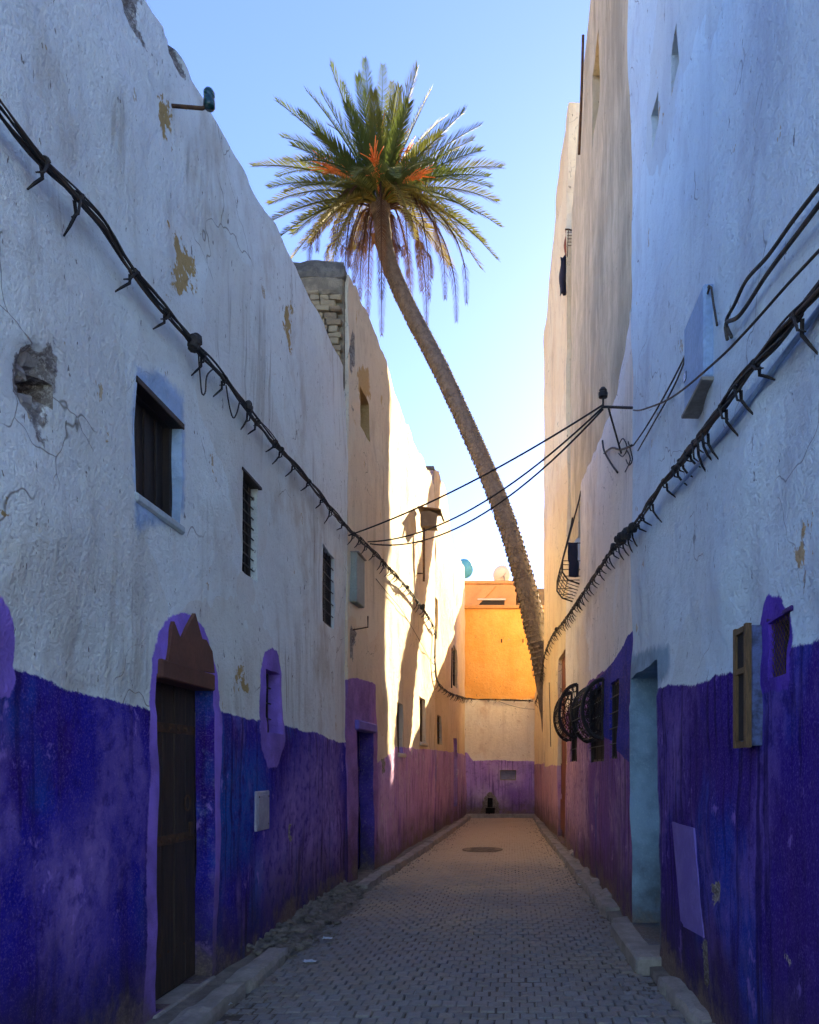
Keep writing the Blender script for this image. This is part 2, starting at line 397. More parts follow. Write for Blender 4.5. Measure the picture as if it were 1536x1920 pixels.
        for i in range(ns-1):
            for j in range(nz_-1):
                h = hole[i, j]
                if h >= 0:
                    dep, rev = w.open[h][4], w.open[h][5]
                    if i == 0 or hole[i-1, j] != h: extrude(i*nz_+j, i*nz_+j+1, dep, rev)
                    if i == ns-2 or hole[i+1, j] != h: extrude((i+1)*nz_+j, (i+1)*nz_+j+1, dep, rev)
                    if j == 0 or hole[i, j-1] != h: extrude(i*nz_+j, (i+1)*nz_+j, dep, rev)
                    if j == nz_-2 or hole[i, j+1] != h: extrude(i*nz_+j+1, (i+1)*nz_+j+1, dep, rev)
        TH = .45
        for i in range(ns-1): extrude(i*nz_+nz_-1, (i+1)*nz_+nz_-1, TH, {}, True)
        for j in range(nz_-1):
            extrude(j, j+1, TH, {}, True); extrude((ns-1)*nz_+j, (ns-1)*nz_+j+1, TH, {}, True)
        # back of the parapet, and the body of the house behind the front
        bt = zt.min()-.55 if body_top is None else body_top
        base = sum(nv); tv = []
        for i in range(ns): tv += [world(np.array([sl_[i]]), np.array([z_[i, -1]]), np.array([-TH]))[0], world(np.array([sl_[i]]), np.array([z0]), np.array([-TH]))[0]]
        V.append(np.array(tv)); nv.append(len(tv)); FC += [[base+2*i, base+2*i+1, base+2*i+3, base+2*i+2] for i in range(ns-1)]
        bb = sum(nv); c = []
        for s0 in (0.01, w.len-.01):
            for o0 in (-TH-.004, -TH-body):
                for zz in (z0, bt): c.append(tuple(w.pt(s0, zz, o0)))
        V.append(np.array(c)); nv.append(8); FC += [[bb+k for k in f] for f in [(0, 1, 3, 2), (4, 6, 7, 5), (0, 4, 5, 1), (2, 3, 7, 6), (1, 5, 7, 3)]]
        for at_ in ATTRS: AT[at_].append(np.full(len(tv)+8, -2.0))
        w.field = lambda s, z: float(amp*fbm(s*.7+seed, z*.6, seed, 3))+lean*z+sum(dd*math.exp(-((s-ds)**2+(z-dz)**2)/rr**2) for ds, dz, rr, dd in w.dents)
        me = bpy.data.meshes.new(name); allv = np.concatenate(V); ctr = Vector(allv.mean(0)); me.from_pydata((allv-np.array(ctr)).tolist(), [], FC)
        for at_ in ATTRS:
            l = me.attributes.new(at_, 'FLOAT', 'POINT'); l.data.foreach_set('value', np.concatenate(AT[at_]).astype(np.float32))
        me.materials.append(mat); me.update()
        sm = np.zeros(len(FC), bool); sm[:len(q)] = True; me.polygons.foreach_set('use_smooth', sm)
        return link(bpy.data.objects.new(name, me), parent, ctr)
    # things fixed to the wall: a box in wall coordinates
    def bx(w, mb, s0, s1, z0, z1, o0, o1, bev=0.0):
        return mb.frame_box(w.pt((s0+s1)/2, (z0+z1)/2, (o0+o1)/2), w.u, w.n, (0, 0, 1), abs(s1-s0), abs(o1-o0), abs(z1-z0), bev)

# ================================================================== materials: house paints also have light put in, bluish near, warm bounce far
M_L1 = wall_mat('limewash_near_left', (.83, .86, .80), (.76, .79, .74), (.50, .34, .13), (.042, .008, .19), (.019, .013, .33), (.008, .09, .42), (.34, .20, .74), (.44, .60, .82), (.6, .5, .38), (.4, .33, .25), fade_lit=(.31, .19, .54), stain=(.42, .33, .21), stain_amt=.6)  # violet dado shifted to deep blue, near skylight put into the colour
M_L2 = wall_mat('limewash_cream_lit', (.78, .68, .50), (.77, .63, .43), (.62, .40, .16), (.54, .31, .66), (.62, .37, .66), (.38, .20, .64), (.34, .17, .46), (.10, .06, .36), (.6, .5, .38), (.4, .33, .25), fade_lit=(.74, .55, .68), stain=(.46, .34, .22), stain_amt=.5)  # warm bounce light put into the cream and the lilac dado
M_L3 = wall_mat('limewash_straw_lit', (.72, .57, .35), (.68, .52, .31), (.60, .38, .14), (.44, .26, .56), (.52, .32, .58), (.32, .17, .52), (.30, .15, .46), (.10, .06, .36), (.6, .5, .38), (.4, .33, .25), fade_lit=(.64, .48, .62), stain=(.50, .36, .22), stain_amt=.45)
M_END = wall_mat('end_house_paint', (.88, .80, .64), (.88, .77, .58), (.60, .38, .2), (.40, .23, .64), (.50, .31, .68), (.24, .12, .46), (.2, .1, .4), (.1, .1, .4), (.86, .44, .12), (.82, .39, .09), fade_lit=(.62, .50, .66), stain=(.58, .40, .24), stain_amt=.3, drip=.2, streaky=.25)
M_R1 = wall_mat('limewash_near_right', (.70, .81, .86), (.62, .75, .82), (.50, .36, .2), (.025, .007, .21), (.038, .010, .18), (.010, .045, .36), (.12, .055, .52), (.28, .43, .56), (.6, .5, .38), (.4, .33, .25), fade_lit=(.22, .14, .50), stain_amt=.22, drip=.12, stain=(.38, .42, .50))
M_R2 = wall_mat('limewash_mid_right', (.84, .80, .74), (.84, .77, .66), (.60, .45, .28), (.22, .085, .32), (.17, .07, .32), (.03, .06, .36), (.04, .045, .36), (.05, .12, .46), (.66, .56, .38), (.54, .45, .30), fade_lit=(.55, .35, .50), stain_amt=.32, stain=(.42, .37, .32))
M_R3 = wall_mat('limewash_sand_lit', (.86, .74, .50), (.84, .70, .44), (.6, .4, .2), (.50, .30, .46), (.56, .34, .46), (.38, .20, .46), (.30, .15, .46), (.10, .06, .36), (.6, .5, .38), (.4, .33, .25), fade_lit=(.60, .38, .38), stain=(.52, .38, .24), stain_amt=.35)  # sand tone partly the warm bounce light put into the paint
M_ROOF = simple('ochre_render', (.60, .30, .12), (.52, .25, .10), 3, .9, .4)
M_BRICK = simple('weathered_brick', (.28, .19, .10), (.19, .135, .08), 9, .95, .8, bd=.012)
M_BRICK2 = simple('weathered_brick_pale', (.38, .28, .15), (.30, .22, .12), 9, .95, .8, bd=.012)
M_MORTAR = simple('old_mortar', (.34, .26, .16), (.18, .14, .09), 7, .95, 1, bd=.02)
M_CAP = simple('blackened_cement', (.20, .17, .13), (.09, .08, .065), 8, .95, 1, bd=.02)
M_DARKWOOD = simple('dark_wood', (.040, .026, .020), (.022, .016, .014), 5, .6, .5, streak=(8, 8, .8))
M_BROWN = simple('brown_paint', (.15, .060, .040), (.11, .048, .034), 5, .75, .5)
M_BLACKIRON = simple('black_iron', (.022, .020, .020), (.035, .026, .02), 20, .55, .5)
M_RUST = simple('rusty_iron', (.13, .065, .03), (.06, .035, .022), 18, .8, .6)
M_GLASS = simple('dusty_dark_glass', (.020, .022, .026), (.035, .035, .036), 7, .25, .1, spec=.5)
M_CABLE = simple('black_cable', (.020, .019, .019), (.045, .036, .030), 14, .65, .3)
M_CABLE2 = simple('dusty_cable', (.085, .075, .065), (.05, .045, .04), 14, .8, .3)
M_PLASTIC = simple('green_glass_insulator', (.010, .06, .055), (.006, .035, .035), 9, .2, .05, spec=.6)
M_PLATE = simple('violet_washed_plate', (.22, .17, .52), (.17, .12, .46), 5, .8, .4)
M_PLATE2 = simple('grey_enamel_plate', (.40, .38, .46), (.30, .28, .36), 7, .7, .4)
M_BLUEBOX = simple('pale_blue_box', (.33, .47, .66), (.27, .40, .60), 4, .7, .3)
M_DOORBLUE = simple('blue_door_paint', (.10, .27, .46), (.08, .22, .40), 3, .7, .4, streak=(5, 5, .5))
M_DOORBROWN = simple('red_brown_door_paint', (.23, .065, .028), (.17, .05, .025), 4, .55, .3, streak=(6, 6, .6))
M_VIOLETDOOR = simple('violet_door_paint', (.070, .028, .20), (.045, .022, .13), 3, .8, .4, streak=(4, 4, .6))
M_WOOD = simple('worn_wood', (.20, .12, .055), (.11, .07, .035), 9, .8, .6, streak=(14, 14, 2))
M_KERB = simple('kerb_concrete', (.36, .33, .29), (.25, .23, .20), 5, .95, .7, bd=.01)
M_STONE = simple('rubble_stone', (.40, .36, .31), (.27, .235, .20), 8, .95, .8, bd=.012)
M_RUBBLE = simple('crumbled_cement', (.27, .24, .20), (.17, .15, .13), 9, .97, 1, bd=.02)
M_DUST = simple('sandy_joint_dust', (.16, .13, .095), (.09, .075, .06), 6, .97, .8, bd=.008)
M_GROUND = simple('dry_earth', (.25, .19, .12), (.19, .14, .09), .5, .97, .5)
M_DISHB = simple('blue_dish', (.10, .38, .55), (.08, .32, .5), 4, .5, .1)
M_DISHW = simple('cream_dish', (.66, .60, .50), (.58, .52, .43), 4, .6, .1)
M_LITTER = simple('litter_paper', (.65, .68, .72), (.4, .5, .6), 20, .6, .2)
M_CLOTHB = simple('dark_cloth', (.022, .022, .035), (.035, .03, .045), 8, .95, .4)
M_CLOTHR = simple('red_brown_cloth', (.30, .10, .05), (.22, .07, .04), 8, .95, .4)
M_PALEGREEN = simple('pale_green_shutter', (.36, .38, .26), (.42, .42, .30), 4, .8, .3)
M_YELLOW = simple('yellow_reveal', (.58, .44, .16), (.50, .38, .14), 4, .85, .3)
M_DARK = simple('dark_hollow_shade', (.025, .02, .018), (.04, .032, .028), 8, 1, .6)  # near-black colour standing for shade inside hollows and behind panes
def paver_mat():
    t = NT('paver_concrete'); oi = t.n('ShaderNodeObjectInfo'); n1 = t.noise(.5, 4, .6); n2 = t.noise(7, 5, .65); n3 = t.noise(60, 4, .7)
    vc = t.n('ShaderNodeTexVoronoi'); t.link(t.scaled((5.0, 5.9, 1)), vc.inputs['Vector']); vc.inputs['Scale'].default_value = 1
    c = t.mix(vc.outputs['Distance'], (.21, .21, .205), (.165, .165, .16))
    c = t.mix(t.math('MULTIPLY', oi.outputs['Random'], .9), c, (.26, .255, .24))
    c = t.mix(t.step(n2, .42, .66, 0, .6), c, (.27, .225, .17))
    c = t.mix(t.step(n1, .48, .62, 0, .5), c, (.27, .225, .165))
    c = t.mix(t.step(n3, .35, .5, .5, 0), c, (.15, .145, .135))
    y = t.n('ShaderNodeSeparateXYZ'); t.link(t.pos(), y.inputs[0])      # sand over the far paving, its pale warmth also standing for bounce light
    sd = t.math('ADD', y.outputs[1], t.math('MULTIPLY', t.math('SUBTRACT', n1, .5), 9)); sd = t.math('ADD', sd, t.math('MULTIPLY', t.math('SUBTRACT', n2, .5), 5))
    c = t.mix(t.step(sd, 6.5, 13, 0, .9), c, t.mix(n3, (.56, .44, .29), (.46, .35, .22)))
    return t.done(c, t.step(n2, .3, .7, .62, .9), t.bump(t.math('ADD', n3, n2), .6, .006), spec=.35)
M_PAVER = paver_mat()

# ================================================================== the setting: ground, street, kerbs
g = MB(); NG = 24
g.box(-600, 600, -600, 900, -.6, -.06); g = tag(g.build('ground', M_GROUND), kind='structure')
street = MB().box(-2.3, 1.5, -7, 22.6, -.05, -.014).build('street', M_DUST); tag(street, kind='structure')
pm = []
for k in range(4):
    b = MB(); b.frame_box((0, 0, -.03), (1, 0, 0), (0, 1, 0), (0, 0, 1), .095-.001*k, .104-.002*(k % 2), .06, .007)
    pm.append(b.mesh('paver', M_PAVER, centre=(0, 0, 0))[0])
def kerb_x(side, d):
    if side < 0:
        return np.interp(d, [-7, 4.5, 9.5, 14.9, 20, 22.5], [-1.77, -1.76, -1.73, -1.46, -1.27, -1.2])
    return np.interp(d, [-7, 4.2, 5.1, 7.0, 8.4, 11, 16.4, 22.5], [1.12, 1.05, .98, .94, .906, .84, .68, .62])
PX, PY = .100, .112
spots = []
for i in range(int((22.4+6)/PY)):
    y = -6+i*PY; sh = PX/2 if i % 2 else 0
    x = -1.9+sh
    while x < 1.15:
        if kerb_x(-1, y)-.02 < x < kerb_x(1, y)+.02: spots.append((x+random.uniform(-.005, .005), y+random.uniform(-.005, .005)+.012*math.sin(x*1.3+y*.4)))
        x += PX
def vis(x, y):
    if y < 3: return False
    px, py = CX+x/y*F, HY+CH/y*F
    return -10 < px < 1546 and py < 1930
near = sorted([p for p in spots if vis(*p)], key=lambda p: p[1])[:300]; ns_ = set(near)
def wav(x, y): return .012*float(vnoise(x*1.1, y*1.1, 3))
for p in near:
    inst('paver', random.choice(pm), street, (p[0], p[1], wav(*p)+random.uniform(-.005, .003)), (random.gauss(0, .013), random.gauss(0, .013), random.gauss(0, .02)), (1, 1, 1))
b = MB()
for p in spots:
    if p in ns_: continue
    e = Euler((random.gauss(0, .012), random.gauss(0, .012), random.gauss(0, .014))).to_matrix()
    b.frame_box((p[0], p[1], wav(*p)-.03+random.uniform(-.003, .003)), e.col[0], e.col[1], e.col[2], .094, .103, .06, .007)
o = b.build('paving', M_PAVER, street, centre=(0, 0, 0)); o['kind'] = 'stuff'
# manhole cover
mh = at(905, 1594, CH*F/(1594-HY)); mb = MB().lathe((mh.x, mh.y, .006), (0, 0, 1), [(.37, 0), (.37, .012), (.33, .016), (.30, .008), (.0, .008)], 28)
M_MH = simple('sandy_iron', (.30, .23, .15), (.20, .15, .10), 12, .9, .5); mo = mb.build('manhole_cover', M_MH); tag(mo, 'round rusty manhole cover in the paving near the alley end', 'manhole cover')
for k in range(5):
    r_ = MB().box(mh.x-.22, mh.x+.22, mh.y-.2+k*.1-.012, mh.y-.2+k*.1+.012, .012, .020).build('rib', M_MH, mo)

def kerb(side, segs, wall_x, name):
    root = MB()
    # a bed of cement under the stones
    bed = []
    N = 60
    d0, d1 = segs[0][0], segs[-1][1]
    for i in range(N+1):
        d = d0+(d1-d0)*i/N; k = kerb_x(side, d)-side*.0
        bed.append((k+side*.03, d)); 
    vs = []; fs = []
    for i, (x, d) in enumerate(bed):
        xx = wall_x(d)+side*.2
        n_ = .012*float(fbm(d*2.1, side*3.0))
        vs += [(x, d, -.05), (x, d, .055+n_), (xx, d, .075+n_)]
    for i in range(N): fs += [(3*i, 3*i+3, 3*i+4, 3*i+1), (3*i+1, 3*i+4, 3*i+5, 3*i+2)]
    o = MB().add(vs, fs).build(name, M_RUBBLE, smooth=True); tag(o, kind='structure')
    for (a, b_) in segs:
        L = b_-a; n = max(1, round(L/.95))
        for i in range(n):
            y0, y1 = a+L*i/n+.008, a+L*(i+1)/n-.008; x0, x1 = kerb_x(side, y0), kerb_x(side, y1)
            m = Vector(((x0+x1)/2+side*.085, (y0+y1)/2, .012+random.uniform(-.014, .008))); u = Vector((x1-x0, y1-y0, random.uniform(-.012, .012))).normalized()
            mb = MB(); mb.rough(m, u.cross((0, 0, 1)).normalized(), u, (0, 0, 1), .17, y1-y0, .18, .05 if y0 < 9 else .09, .014, y0, 8.0)
            mb.build('kerb_stone', M_KERB, o)
    return o
LX = lambda d: float(np.interp(d, [-7, 9.17, 16.4, 22.5], [-2.08, -2.03, -1.70, -1.41]))
RX = lambda d: float(np.interp(d, [-7, 6.66, 13.6, 19.0, 22.5], [1.30, 1.08, 1.0, .82, .70]))
kerb(-1, [(-6, 5.9), (9.0, 15.2), (15.3, 22.3)], LX, 'kerb_left')
kerb(1, [(-6, 5.1), (6.4, 7.1), (7.5, 15.8), (16, 22.3)], RX, 'kerb_right')
ek = MB(); eo = None
for k in range(3):
    x0 = -1.38+k*.70
    mb = MB(); mb.frame_box((x0+.35, 22.33, .03), (1, 0, 0), (0, 1, 0), (0, 0, 1), .69, .18, .19, .016)
    if eo is None: eo = tag(mb.build('kerb_end', M_KERB), kind='structure')
    else: mb.build('kerb_stone', M_KERB, eo)

# ================================================================== house fronts
def window(w, r, house, depth, mat_f=M_DARKWOOD, mat_p=M_GLASS, bars=(0, 0), rail=.028, name='window', proud=.0, bar_mat=None, label=None, rb=.006):
    s0, s1, z0, z1 = r; e = .012
    f = MB(); o0, o1 = -depth-.03, -depth+.028+proud
    w.bx(f, s0-e, s0+rail, z0-e, z1+e, o0, o1); w.bx(f, s1-rail, s1+e, z0-e, z1+e, o0, o1)
    w.bx(f, s0+rail, s1-rail, z0-e, z0+rail, o0, o1-.003); w.bx(f, s0+rail, s1-rail, z1-rail, z1+e, o0, o1-.003)
    fo = f.build(name, mat_f, house)
    if label: fo['label'] = label
    p = MB(); w.bx(p, s0-e, s1+e, z0-e, z1+e, -depth-.045, -depth-.012); p.build('pane', mat_p, fo)
    for i in range(bars[0]):
        s = s0+(s1-s0)*(i+1)/(bars[0]+1); MB().tube([w.pt(s, z0, -depth+.040), w.pt(s, z1, -depth+.040)], rb, 6).build('bar', bar_mat or M_BLACKIRON, fo)
    for i in range(bars[1]):
        z = z0+(z1-z0)*(i+1)/(bars[1]+1); MB().tube([w.pt(s0, z, -depth+.050), w.pt(s1, z, -depth+.050)], rb, 6).build('bar', bar_mat or M_BLACKIRON, fo)
    return fo

# ---- near left house
L1 = Wall((-2.055, 1.0), (-2.03, 9.17), 1)
hL1 = thing('house', (-2.08, 1, 0), 'near left house, pale blue limewash over deep violet dado with three dark windows', 'house')
rd1 = [L1.s_of(291), L1.s_of(396), .09, 2.05]; L1.opening(rd1, .13, {'dado': .3, 'surr': -1, 'blue': -.02})
rw1 = L1.rect(258, 341, (258, 712), (258, 925)); L1.opening(rw1, .09, {'blue': .25})
rw2 = L1.rect(456, 487, (458, 885), (456, 1068)); L1.opening(rw2, .08, {})
rw3 = L1.rect(603, 626, (604, 1022), (603, 1163)); L1.opening(rw3, .06, {})
rn1 = [L1.s_of(493), L1.s_of(521), L1.at(494, 1252)[1], L1.at(494, 1374)[1]]; rn1[2], rn1[3] = sorted(rn1[2:]); L1.opening(rn1, .13, {'surr': .3})
L1.poly('surr', [(270, 1925), (277, 1400), (284, 1230), (297, 1180), (315, 1155), (340, 1147), (365, 1155), (388, 1185), (402, 1235), (411, 1310), (411, 1420), (402, 1850)])
L1.poly('surr', [(481, 1400), (483, 1260), (490, 1222), (505, 1213), (517, 1220), (525, 1262), (526, 1390), (512, 1440), (496, 1440)])
L1.poly('surr', [(-80, 1310), (-60, 1150), (-20, 1110), (8, 1125), (26, 1180), (32, 1285), (20, 1310)])
L1.poly('blue', [(252, 1000), (250, 690), (292, 690), (345, 735), (350, 965), (315, 985)])
for p in ([(318, 430), (345, 440), (385, 490), (365, 540), (350, 560), (325, 545), (335, 490)], [(308, 200), (318, 205), (319, 240), (313, 258)], [(170, 790), (195, 800), (205, 845), (180, 815)],
          [(-40, 1020), (15, 1035), (18, 1068), (-40, 1075)], [(432, 1312), (447, 1257), (462, 1300), (450, 1318)], [(-20, 930), (10, 940), (12, 990), (-20, 990)], [(355, 690), (362, 700), (360, 720)], [(520, 560), (545, 580), (540, 640)]): L1.poly('flake', p)
L1.poly('broken', [(28, 668), (40, 640), (70, 652), (92, 632), (98, 690), (104, 745), (86, 770), (92, 812), (70, 838), (62, 790), (40, 765), (22, 725)])
rhole = [L1.s_of(58), L1.s_of(97), L1.at(75, 752)[1], L1.at(75, 706)[1]]; L1.opening(rhole, .20, {'broken': .2})
L1.poly('broken', [(305, 50), (318, 60), (352, 140), (345, 152), (322, 110)])
L1.poly('broken', [(225, -30), (275, -20), (250, 45), (285, 100), (280, 104), (236, 35)])
L1.poly('broken', [(536, 1545), (543, 1548), (546, 1575), (553, 1582), (538, 1578)])
L1.poly('broken', [(260, 1207), (272, 1204), (273, 1216)])
L1.poly('azure', [(395, 1500), (420, 1480), (470, 1500), (470, 1620), (405, 1660)])
L1.poly('azure', [(262, 1660), (276, 1640), (276, 1800), (265, 1800)])
L1.poly('azure', [(408, 1400), (480, 1400), (500, 1480), (470, 1560), (408, 1560)]); L1.poly('azure', [(0, 1290), (60, 1300), (50, 1400), (0, 1400)])
L1.polys('fade_lit', [(L1.s_of(100), 1.1), (L1.s_of(190), 1.3), (L1.s_of(200), .6), (L1.s_of(120), .4)])
L1.polys('fade_lit', [(L1.s_of(535), 1.5), (L1.s_of(570), 1.8), (L1.s_of(640), 1.8), (L1.s_of(645), .2), (L1.s_of(500), .2), (L1.s_of(470), .7)])  # far stretch of dado paled in colour for light from the sunlit end
L1.dents += [(L1.s_of(70), 2.55, .35, .05), (L1.s_of(200), 4.4, .5, -.04)]
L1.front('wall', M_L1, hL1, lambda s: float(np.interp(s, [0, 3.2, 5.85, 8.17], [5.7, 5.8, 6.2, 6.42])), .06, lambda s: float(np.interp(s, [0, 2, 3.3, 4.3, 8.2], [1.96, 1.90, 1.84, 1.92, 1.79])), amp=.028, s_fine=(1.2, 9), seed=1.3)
door = MB(); L1.bx(door, rd1[0]-.02, rd1[1]+.02, .06, 2.07, -.17, -.115); door = door.build('door', M_DARKWOOD, hL1)
M_DOOR1 = simple('worn_brown_door', (.075, .048, .034), (.045, .030, .024), 5, .7, .6, streak=(9, 9, .7))
for k in range(5):
    sa = rd1[0]+(rd1[1]-rd1[0])*k/5; mb = MB(); L1.bx(mb, sa+.004, sa+(rd1[1]-rd1[0])/5-.004, .10, 2.04, -.116, -.104+.003*(k % 2), .004); mb.build('plank', M_DOOR1, door)
for z_ in (.35, 1.05, 1.75):
    mb = MB(); L1.bx(mb, rd1[0]+.02, rd1[1]-.02, z_-.03, z_+.03, -.104, -.094, .004); mb.build('iron_band', M_RUST, door)
    for k in range(7): MB().lathe(L1.pt(rd1[0]+.07+k*(rd1[1]-rd1[0]-.14)/6, z_, -.095), L1.n, [(.013, 0), (.011, .008), (.002, .013)], 8).build('stud', M_RUST, door)
MB().tube([L1.pt(rd1[1]-.16+.04*math.cos(q), 1.27+.05*math.sin(q), -.088) for q in np.linspace(0, 2*math.pi, 15)], .006, 5).build('knocker_ring', M_RUST, door)
mb = MB(); L1.bx(mb, rd1[1]-.11, rd1[1]-.07, 1.05, 1.14, -.105, -.09, .003); mb.build('lock_plate', M_RUST, door)
mb = MB(); L1.bx(mb, rd1[0]-.03, rd1[1]+.03, .02, .085, -.16, .05, .01); mb.build('threshold', M_KERB, hL1)
mb = MB(); L1.bx(mb, rd1[0]+.015, rd1[1]-.02, 2.02, 2.13, -.11, .038, .008); lint = mb.build('lintel', M_BROWN, hL1)
pp = [L1.at(*q) for q in [(304, 1246), (314, 1178), (318, 1165), (328, 1192), (333, 1198), (345, 1175), (359, 1150), (367, 1180), (372, 1198), (380, 1200), (391, 1222), (394, 1262)]]
MB().prism([L1.pt(s, z, .012) for s, z in pp], L1.n, .022).build('jagged_pediment', M_BROWN, hL1)
f = window(L1, rw1, hL1, .09, mat_p=M_DARKWOOD, rail=.03)
for k in (1, 2, 3):
    s = rw1[0]+(rw1[1]-rw1[0])*k/4; mb = MB(); L1.bx(mb, s-.008, s+.008, rw1[2]+.03, rw1[3]-.03, -.102, -.09); mb.build('batten', M_DARKWOOD, f)
mb = MB(); L1.bx(mb, rw1[0]-.02, rw1[1]+.02, rw1[3]-.02, rw1[3]+.016, -.10, .006, .004); mb.build('lintel', M_DARKWOOD, f)
mb = MB(); L1.bx(mb, rw1[0]-.02, rw1[1]+.03, rw1[2]-.05, rw1[2]+.004, -.10, .016, .012); mb.build('sill', simple('grey_sill', (.52, .58, .58), (.40, .45, .46), 6), f)
f = window(L1, rw2, hL1, .08, bars=(3, 8)); mb = MB(); L1.bx(mb, rw2[0]-.03, rw2[1]+.03, rw2[3], rw2[3]+.02, -.08, .03); mb.build('lintel', M_DARKWOOD, f)
window(L1, rw3, hL1, .06, bars=(3, 5))
window(L1, rn1, hL1, .13, mat_p=M_DARK, bars=(2, 3))
# stones laid bare in the hole
for k, (px, py, sz) in enumerate([(40, 690, .10), (66, 668, .12), (92, 664, .09), (34, 730, .08), (52, 752, .09), (78, 790, .07), (96, 700, .06)]):
    s, z = L1.at(px, py); mb = MB(); mb.rough(L1.pt(s, z, -.075), (L1.u+Vector((0, 0, random.uniform(-.4, .4)))).normalized(), L1.n, (0, 0, 1), sz*1.3, .10, sz*.8, .03, .012, k*3.1, 14)
    mb.build('stone', M_STONE, hL1)
mb = MB(); L1.bx(mb, rhole[0]-.01, rhole[1]+.01, rhole[2]-.01, rhole[3]+.01, -.27, -.19); mb.build('hollow', M_DARK, hL1)  # near-black back panel in place of the cavity's shade
# ---- taller cream house behind it
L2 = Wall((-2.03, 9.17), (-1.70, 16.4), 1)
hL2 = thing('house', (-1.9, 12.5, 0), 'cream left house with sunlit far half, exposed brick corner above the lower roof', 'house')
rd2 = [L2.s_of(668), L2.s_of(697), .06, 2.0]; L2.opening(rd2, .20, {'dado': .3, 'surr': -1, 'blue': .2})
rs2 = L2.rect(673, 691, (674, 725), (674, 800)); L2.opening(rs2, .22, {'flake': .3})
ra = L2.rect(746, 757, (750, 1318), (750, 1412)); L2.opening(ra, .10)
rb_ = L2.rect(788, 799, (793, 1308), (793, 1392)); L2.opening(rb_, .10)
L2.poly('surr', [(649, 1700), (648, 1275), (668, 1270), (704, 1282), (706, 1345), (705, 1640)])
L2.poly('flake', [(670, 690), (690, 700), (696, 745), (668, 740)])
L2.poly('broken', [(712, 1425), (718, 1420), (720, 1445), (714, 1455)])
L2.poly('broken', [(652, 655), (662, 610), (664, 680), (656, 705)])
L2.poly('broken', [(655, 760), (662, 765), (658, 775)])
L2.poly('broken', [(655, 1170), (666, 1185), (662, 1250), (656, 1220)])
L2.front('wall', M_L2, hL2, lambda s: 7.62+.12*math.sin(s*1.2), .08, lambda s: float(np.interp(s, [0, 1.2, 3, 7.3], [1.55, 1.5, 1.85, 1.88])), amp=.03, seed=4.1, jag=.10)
door = MB(); L2.bx(door, rd2[0]-.02, rd2[1]+.02, .03, 2.03, -.25, -.19); door = door.build('door', M_VIOLETDOOR, hL2)
for (a, b_) in ((.25, .9), (1.05, 1.8)):
    mb = MB(); L2.bx(mb, rd2[0]+.12, rd2[1]-.12, a, b_, -.19, -.175, .008); mb.build('door_panel', M_VIOLETDOOR, door)
mb = MB(); L2.bx(mb, rd2[0]-.08, rd2[1]+.10, 1.99, 2.12, -.1, .06, .02); mb.build('lintel', M_PLATE, hL2)
window(L2, rs2, hL2, .22, mat_p=M_DARK)
window(L2, ra, hL2, .10, mat_f=M_WOOD, bars=(2, 0), rail=.05); window(L2, rb_, hL2, .10, mat_f=M_WOOD, bars=(2, 0), rail=.05)
for r_ in (ra, rb_):
    mb = MB(); L2.bx(mb, r_[0]-.06, r_[1]+.06, r_[2]-.07, r_[2]-.003, -.08, .05, .012); mb.build('sill', M_DISHW, hL2)
# the bare end of the tall house above the low roof
e0 = MB(); e0.box(-4.5, -2.05, 9.10, 9.165, 5.6, 7.50); e0 = e0.build('end_wall', M_MORTAR, hL2)
mb = MB(); mb.rough((-3.26, 9.27, 7.56), (1, 0, 0), (0, 1, 0), (0, 0, 1), 2.48, .44, .24, .07, .028, 3); mb.build('coping', M_CAP, hL2)
mb = MB(); mb.rough((-3.26, 9.13, 7.36), (1, 0, 0), (0, 1, 0), (0, 0, 1), 2.44, .14, .24, .06, .022, 5); mb.build('render_band', M_MORTAR, hL2)
z = 5.95; row = 0
while z < 7.25:
    h = random.uniform(.055, .095); x = -2.06-(.10 if row % 2 else 0)*random.random()
    while x > -3.0:
        l = random.uniform(.10, .22)
        if random.random() > .06:
            mb = MB(); mb.frame_box((x-l/2, 9.075+random.uniform(-.012, .016), z+h/2), (1, 0, random.uniform(-.03, .03)), (0, 1, 0), (0, 0, 1), l-.010, .10, h-.010, .010)
            mb.v = [tuple(Vector(p)+Vector((random.uniform(-.006, .006), random.uniform(-.008, .008), random.uniform(-.006, .006)))) for p in mb.v]
            mb.build('brick', random.choice((M_BRICK, M_BRICK2, M_BRICK2)), e0)
        x -= l
    z += h; row += 1
# ---- far left house
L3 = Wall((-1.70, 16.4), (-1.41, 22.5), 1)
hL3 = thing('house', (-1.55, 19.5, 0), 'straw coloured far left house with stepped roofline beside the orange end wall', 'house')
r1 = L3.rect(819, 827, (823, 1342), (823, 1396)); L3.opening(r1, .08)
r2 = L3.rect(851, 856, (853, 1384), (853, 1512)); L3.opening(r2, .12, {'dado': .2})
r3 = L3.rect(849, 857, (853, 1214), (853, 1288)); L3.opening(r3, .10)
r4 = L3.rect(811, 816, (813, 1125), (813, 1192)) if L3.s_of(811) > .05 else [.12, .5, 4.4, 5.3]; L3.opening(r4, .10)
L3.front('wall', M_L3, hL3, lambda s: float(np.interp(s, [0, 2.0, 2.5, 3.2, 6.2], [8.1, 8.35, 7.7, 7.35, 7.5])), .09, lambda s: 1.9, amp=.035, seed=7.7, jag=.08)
window(L3, r1, hL3, .08, mat_f=M_WOOD, bars=(1, 3)); window(L3, r3, hL3, .10, bars=(1, 2)); window(L3, r4, hL3, .10, mat_f=M_WOOD, bars=(1, 2))
d_ = MB(); L3.bx(d_, r2[0]-.02, r2[1]+.02, r2[2], r2[3]+.02, -.17, -.11); d_.build('door', M_VIOLETDOOR, hL3)
